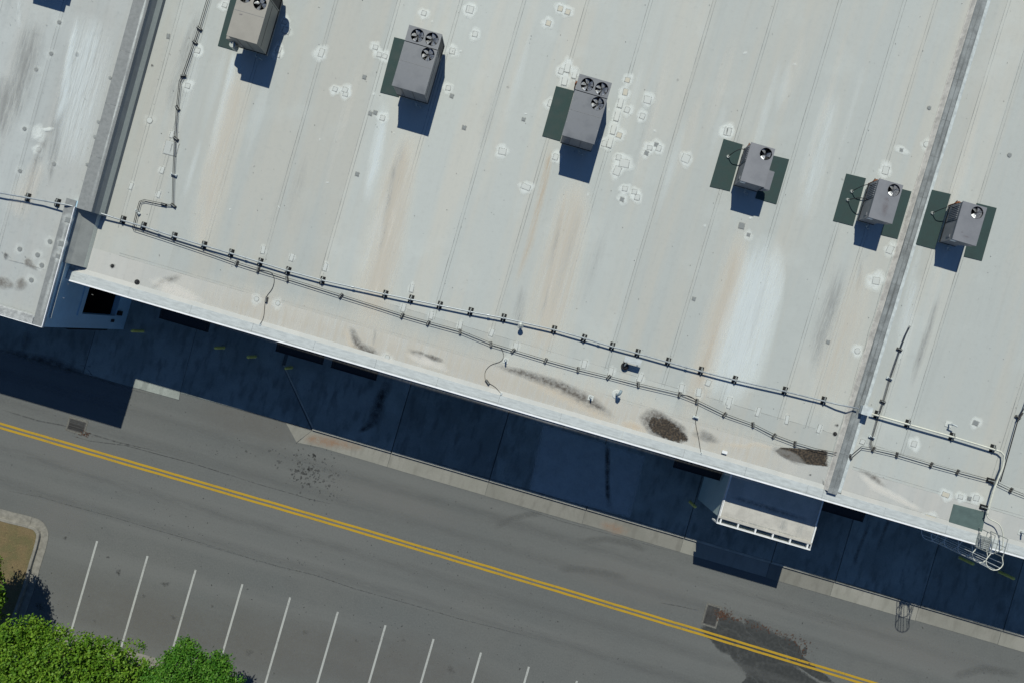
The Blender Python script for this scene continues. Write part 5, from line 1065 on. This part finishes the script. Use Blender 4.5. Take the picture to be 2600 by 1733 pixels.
# twin conduits
def twin(name, label, pl, dz=.11, gap=.06, r=.0125, m='wire', zf=zr):
    t = thing(name, label, 'conduit', 0, 0, 0); P = path3(pl, dz, zf)
    for s in (-1, 1):
        pts = []
        for i, p in enumerate(P):
            a, b = P[max(i - 1, 0)], P[min(i + 1, len(P) - 1)]; dx, dy = b[0] - a[0], b[1] - a[1]; L = math.hypot(dx, dy) or 1
            pts.append((p[0] - dy / L * gap * s * random.uniform(.75, 1.1), p[1] + dx / L * gap * s * random.uniform(.75, 1.1), p[2] + random.uniform(-.008, .008)))
        mb = MB(); mb.tube(pts, r, 6); mb.build('conduit', m, t, smooth=True)
    return t
tw = [(339, 579.5), (430, 610), (540, 646), (600, 668), (654, 685), (728, 708), (865, 751), (1020.7, 801), (1087, 819.7), (1168, 842), (1246.5, 873.5), (1303, 889.7), (1385.6, 914.6), (1468, 937.5), (1546, 956.7), (1621, 975.8), (1726, 1000.7), (1770, 1018), (1841, 1052), (1913, 1078), (1967, 1106), (2020, 1126), (2071, 1140), (2155.6, 1157)]
twin('electrical_conduit', 'twin black conduits running below the gas pipe along the eave', tw)
tw2 = [(2161, 1158.7), (2189, 1134.5), (2220, 1140), (2279.5, 1154), (2367, 1179.5), (2434, 1198), (2524.5, 1222), (2569.6, 1244), (2615, 1262)]
twin('electrical_conduit', 'twin black conduits right of the expansion joint', tw2)
tl = [R1(*p) for p in ((1430, -20), (1365, 195), (1335, 290), (1255, 520), (1235, 560), (1215, 740), (1203, 950), (1190, 1200), (1186, 1410), (1120, 1403), (990, 1375), (960, 1385), (940, 1455), (912, 1575))]
twin('electrical_conduit', 'twin thin conduits zigzagging down the roof beside the left parapet', tl, gap=.04, r=.014)
tr = [R8(*p) for p in ((995, -40), (975, 0), (950, 65), (905, 195), (875, 300), (853, 365), (825, 460), (818, 490), (826, 508))]
twin('electrical_conduit', 'thin conduit running down just right of the expansion joint', tr, gap=.025, r=.013)
t = thing('electrical_conduit', 'single dark conduit slanting in from the right picture edge', 'conduit', 0, 0, 0)
mb = MB(); mb.tube(path3([(2640, 925), R8(1509, 330), R8(1485, 370), R8(1420, 600), R8(1402, 660)], .14), .024, 8); mb.build('conduit', 'wire', t, smooth=True)
mb = MB(); mb.tube(path3([R8(1505, 350), R8(1480, 385)], .16), .03, 6); mb.build('coupling', 'black', t)
C_m = MB(); C_m.prism([(-.06, -.13), (.06, -.13), (.06, .13), (-.06, .13)], 0, .075); C_m.box(-.035, .035, -.11, .11, .075, .095); C_m = C_m.mesh('conduit_block', 'block')
C_w = MB(); C_w.prism([(-.06, -.14), (.06, -.14), (.06, .14), (-.06, .14)], 0, .08); C_w.box(-.03, .03, -.11, .11, .08, .1); C_w = C_w.mesh('conduit_block', 'jointw')
C_s = MB(); C_s.box(-.012, .012, -.12, .12, .13, .142); C_s = C_s.mesh('strap', 'galv')
def cblock(px, label, group, rot=0.0, me=None):
    u, v, z = PR(*px, .1); t = thing('conduit_block', label, 'conduit block', u, v, zr(v) + .01, rot, group); link('block', me or C_m, t); link('strap', C_s, t)
GC = 'small blocks under the conduits'
for i, p in enumerate(tw[3:22]): cblock((p[0], p[1]), f'{ORD[i]} small block from the left under the twin conduits below the gas pipe', GC, random.uniform(-.5, .5))
for i, p in enumerate(tw2[2:8]): cblock(p, f'{ORD[i]} small block from the left under the twin conduits right of the expansion joint', GC, random.uniform(-.3, .3))
cblock(tw2[0], 'small block at the expansion joint where the twin conduits bend', GC, .6)
for i, k in enumerate((1, 2, 3, 5, 6, 7, 8, 9, 12)): cblock(tl[k], f'{ORD[i]} small block from the top under the zigzag conduits beside the left parapet', GC, random.choice((1.2, 1.5, 1.9, .9)), C_w if k in (7, 12) else None)
for i, k in enumerate((2, 3, 4, 6)): cblock(tr[k], f'{ORD[i]} small block from the top under the thin conduit right of the joint', GC, 1.4, C_w if k in (3, 6) else None)
cblock(R8(1485, 370), 'small block under the single dark conduit at the right edge', GC, 1.3)
# loose cables dropping to the eave
def cable(label, pl, r=.012):
    P = smooth_path(path3(pl, .03), 4); t = thing('loose_cable', label, 'cable', 0, 0, 0); mb = MB(); mb.tube([(p.x, p.y, max(p.z, zr(p.y) + .02, 6.07 if p.y < .6 else 0)) for p in P], r, 6); mb.build('cable', 'wire', t, smooth=True)
    e = P[-1]; mb = MB(); mb.box(e.x - .05, e.x + .05, e.y - .05, e.y + .06, zr(e.y) + .01, zr(e.y) + .09); mb.build('cable_end_boot', 'jointw', t, bevel=.01)
cable('leftmost loose cable curving from the conduits down to the eave', [R6(*p) for p in ((130, 205), (210, 220), (232, 265), (220, 320), (185, 370), (175, 420), (168, 490), (148, 540))])
cable('loose cable looping down to the eave at mid-roof', [R7(*p) for p in ((145, 335), (190, 350), (205, 400), (185, 435), (120, 460), (85, 500), (83, 550), (98, 572), (150, 605), (190, 650))])
cable('rightmost loose cable running down past the brown puddle', [R7(*p) for p in ((1380, 655), (1440, 665), (1485, 695), (1495, 730), (1480, 800), (1482, 860), (1500, 950), (1515, 1045))])
cblock(R6(183, 388), 'small block holding the leftmost loose cable', GC, .1); cblock(R7(98, 572), 'small block holding the mid-roof loose cable', GC, .9); cblock(R7(1481, 808), 'white block holding the rightmost loose cable beside the puddle', GC, 1.5, C_w)
# ------------------------------------------------------------------ vents, drains and small roof fixtures
u, v, z = PR(*QV(370, 385), .1); t = thing('roof_exhaust', 'round black exhaust with raised white hood plate below the gas pipe', 'vent', u, v, zr(v))
mb = MB(); mb.cyl(0, 0, -.02, .14, .19, .17, 20); mb.build('round_base', 'black', t); mb = MB(); mb.cyl(0, 0, .14, .2, .13, .1, 16); mb.build('collar', 'rubber', t)
mb = MB(); mb.tube([(-.05, .0, .18), (-.06, .05, .3), (-.02, .2, .42)], .035, 8); mb.build('stem', 'galv', t)
a = PR(*QV(375, 170), .45); b = PR(*QV(715, 265), .45); c_ = PR(*QV(670, 380), .45); d_ = PR(*QV(345, 290), .45)
mb = MB(); mb.prism([(p[0] - u, p[1] - v) for p in (d_, c_, b, a)], .43, .455); mb.build('hood_plate', 'cap', t, bevel=.004)
mb = MB(); q = [(p[0] - u, p[1] - v) for p in (a, b, c_, d_)]
mb.box(min(x for x, y in q) + .06, min(x for x, y in q) + .1, q[3][1] + .02, q[3][1] + .06, .0, .43); mb.box(q[2][0] - .1, q[2][0] - .06, q[2][1] + .04, q[2][1] + .08, .0, .43); mb.build('plate_leg', 'galv', t)
u, v, z = PR(*QV(200, 940), 0); t = thing('vent_pipe', 'grey plastic gooseneck vent pipe above the brown puddle', 'vent', u, v, zr(v))
mb = MB(); mb.cyl(0, 0, .002, .035, .24, .2, 20); mb.build('flashing', 'patch', t)
mb = MB(); mb.tube([(0, 0, 0), (0, 0, .42), (.03, .05, .5), (.06, .14, .53), (.08, .24, .48)], [.06, .06, .065, .065, .07], 12); mb.build('pipe', 'pvc', t, smooth=True)
for p, lab, h in ((R7(220, 430), 'short vent pipe on a square flashing near the mid-roof loose cable', .35), (R7(783, 675), 'short white vent pipe just left of the grey gooseneck', .3), ((2592, 1350), 'white vent pipe at the right picture edge near the eave', .4)):
    u, v, z = PR(*p, 0); t = thing('vent_pipe', lab, 'vent', u, v, zr(v)); mb = MB(); mb.prism([(-.13, -.13), (.13, -.13), (.13, .13), (-.13, .13)], .004, .022); mb.build('flashing', 'patch', t)
    mb = MB(); mb.cyl(0, 0, 0, h, .045, .04, 12); mb.build('pipe', 'jointw', t); mb = MB(); mb.cyl(0, 0, .022, .08, .075, .05, 12); mb.build('boot', 'patchg', t)
u, v, z = PR(*R8(1168, 400), 0); t = thing('vent_pipe', 'white tee-shaped vent pipe right of the expansion joint', 'vent', u, v, zr(v)); mb = MB(); mb.prism([(-.16, -.14), (.16, -.14), (.16, .14), (-.16, .14)], .004, .02); mb.build('flashing', 'patch', t)
mb = MB(); mb.tube([(0, 0, 0), (0, 0, .34)], .035, 10); mb.tube([(-.08, .03, .36), (.2, -.02, .36)], .035, 10); mb.build('pipe', 'jointw', t)
u, v, z = PR(*R7(318, 200), 0); t = thing('gas_vent', 'grey gas vent standing under the pipe with its shadow beneath', 'vent', u, v, zr(v)); mb = MB(); mb.cyl(0, 0, 0, .34, .055, .055, 12); mb.build('stack', 'galv', t); mb = MB(); mb.cyl(0, 0, .33, .42, .11, .13, 14); mb.cyl(0, 0, .42, .46, .13, .05, 14); mb.build('rain_cap', 'galv', t); mb = MB(); mb.cyl(0, 0, .0, .03, .16, .14, 14); mb.build('flashing', 'patch', t)
for p, lab, r in ((R5(780, 597), 'dark round roof drain near the left end of the eave', .13), (R5(640, 505), 'smaller dark round drain beside the left parapet', .09), (R8(657, 444), 'small dark drain left of the expansion joint', .1)):
    u, v, z = PR(*p, 0); t = thing('roof_drain', lab, 'drain', u, v, zr(v)); mb = MB(); mb.cyl(0, 0, .006, .03, r, r * .9, 18); mb.build('drain_ring', 'black', t); mb = MB()
    for k in range(6): tt = math.pi * 2 * k / 6; mb.tube([(r * .8 * math.cos(tt), r * .8 * math.sin(tt), .03), (r * .4 * math.cos(tt), r * .4 * math.sin(tt), .07), (0, 0, .08)], .008, 5)
    mb.build('strainer', 'grate', t)
u, v, z = PR(1840, 1147, .1); t = thing('roof_box', 'small white box on the roof between puddle and eave', 'box', u, v, zr(v)); mb = MB(); mb.box(-.12, .12, -.06, .06, 0, .1); mb.build('box_body', 'jointw', t, bevel=.01); mb = MB(); mb.box(-.13, .13, -.07, .07, .1, .115); mb.build('lid', 'white', t, bevel=.004)
# ------------------------------------------------------------------ caged roof ladder
LU = 23.2; t = thing('roof_ladder', 'steel caged ladder climbing the facade to the roof', 'ladder', LU, 0, 0)
zt = 7.12
for s in (-1, 1):
    mb = MB(); mb.tube([(s * .23, -.1, .6), (s * .23, -.1, 6.1), (s * .3, -.1, 6.3), (s * .3, -.1, zt), (s * .3, .12, zt), (s * .3, .75, zt), (s * .3, .8, 6.0)], .022, 7); mb.build('side_rail', 'galv', t)
    mb = MB(); mb.tube([(s * .3, -.1, 6.6), (s * .3, .78, 6.6)], .018, 6); mb.tube([(s * .3, .35, 6.08), (s * .3, .35, zt)], .016, 6); mb.build('guard_rail', 'galv', t)
me = MB().tube([(-.23, -.1, 0), (.23, -.1, 0)], .014, 6).mesh('rung', 'dkgalv')
for i in range(18): link('rung', me, t).location = (0, 0, .8 + i * .305)
me = MB().box(-.26, .26, -.03, .03, 0, .02).mesh('tread', 'galv')
for i in range(7): link('tread', me, t).location = (0, -.04 + i * .085, 6.13)
mb = MB(); mb.box(-.3, -.27, -.1, .6, 6.07, 6.16); mb.box(.27, .3, -.1, .6, 6.07, 6.16); mb.build('platform_frame', 'galv', t)
def hoop(z, r): return [(r * math.cos(a), -.40 - r * math.sin(a), z) for a in [math.pi * k / 16 for k in range(17)]]
for z, r in ((zt, .40), (6.15, .37), (5.1, .37), (4.05, .37), (3.0, .38), (2.25, .44)):
    pts = [(.27 if z > 6.2 else .23, -.1, z)] + hoop(z, r) + [(-.27 if z > 6.2 else -.23, -.1, z)]
    mb = MB(); mb.tube(pts, .02, 6); mb.build('cage_hoop', 'pipew' if z > 6 else 'dkgalv', t)
for k in (0, 3, 6, 8, 10, 13, 16):
    a = math.pi * k / 16; mb = MB(); mb.tube([(r * math.cos(a), -.40 - r * math.sin(a), z) for z, r in ((2.25, .44), (3.0, .38), (4.05, .37), (5.1, .37), (6.15, .37), (zt, .40))], .018, 5); mb.build('cage_bar', 'dkgalv', t)
for z in (1.2, 3.2, 5.2):
    for s in (-1, 1): mb = MB(); mb.box(s * .23 - .015, s * .23 + .015, -.1, .349, z, z + .03); mb.build('wall_bracket', 'galv', t)
t = thing('wall_light', 'small white light fixture on the eave right of the ladder', 'light fixture', LU + .72, 0, 0); mb = MB(); mb.box(-.1, .1, -.22, -.03, 5.75, 5.85); mb.build('housing', 'white', t, bevel=.01); mb = MB(); mb.cyl(.14, -.16, 5.7, 5.82, .06, .05, 12); mb.build('lens', 'jointw', t); mb = MB(); mb.box(-.04, .04, -.03, .019, 5.7, 5.84); mb.build('mount', 'galv', t)
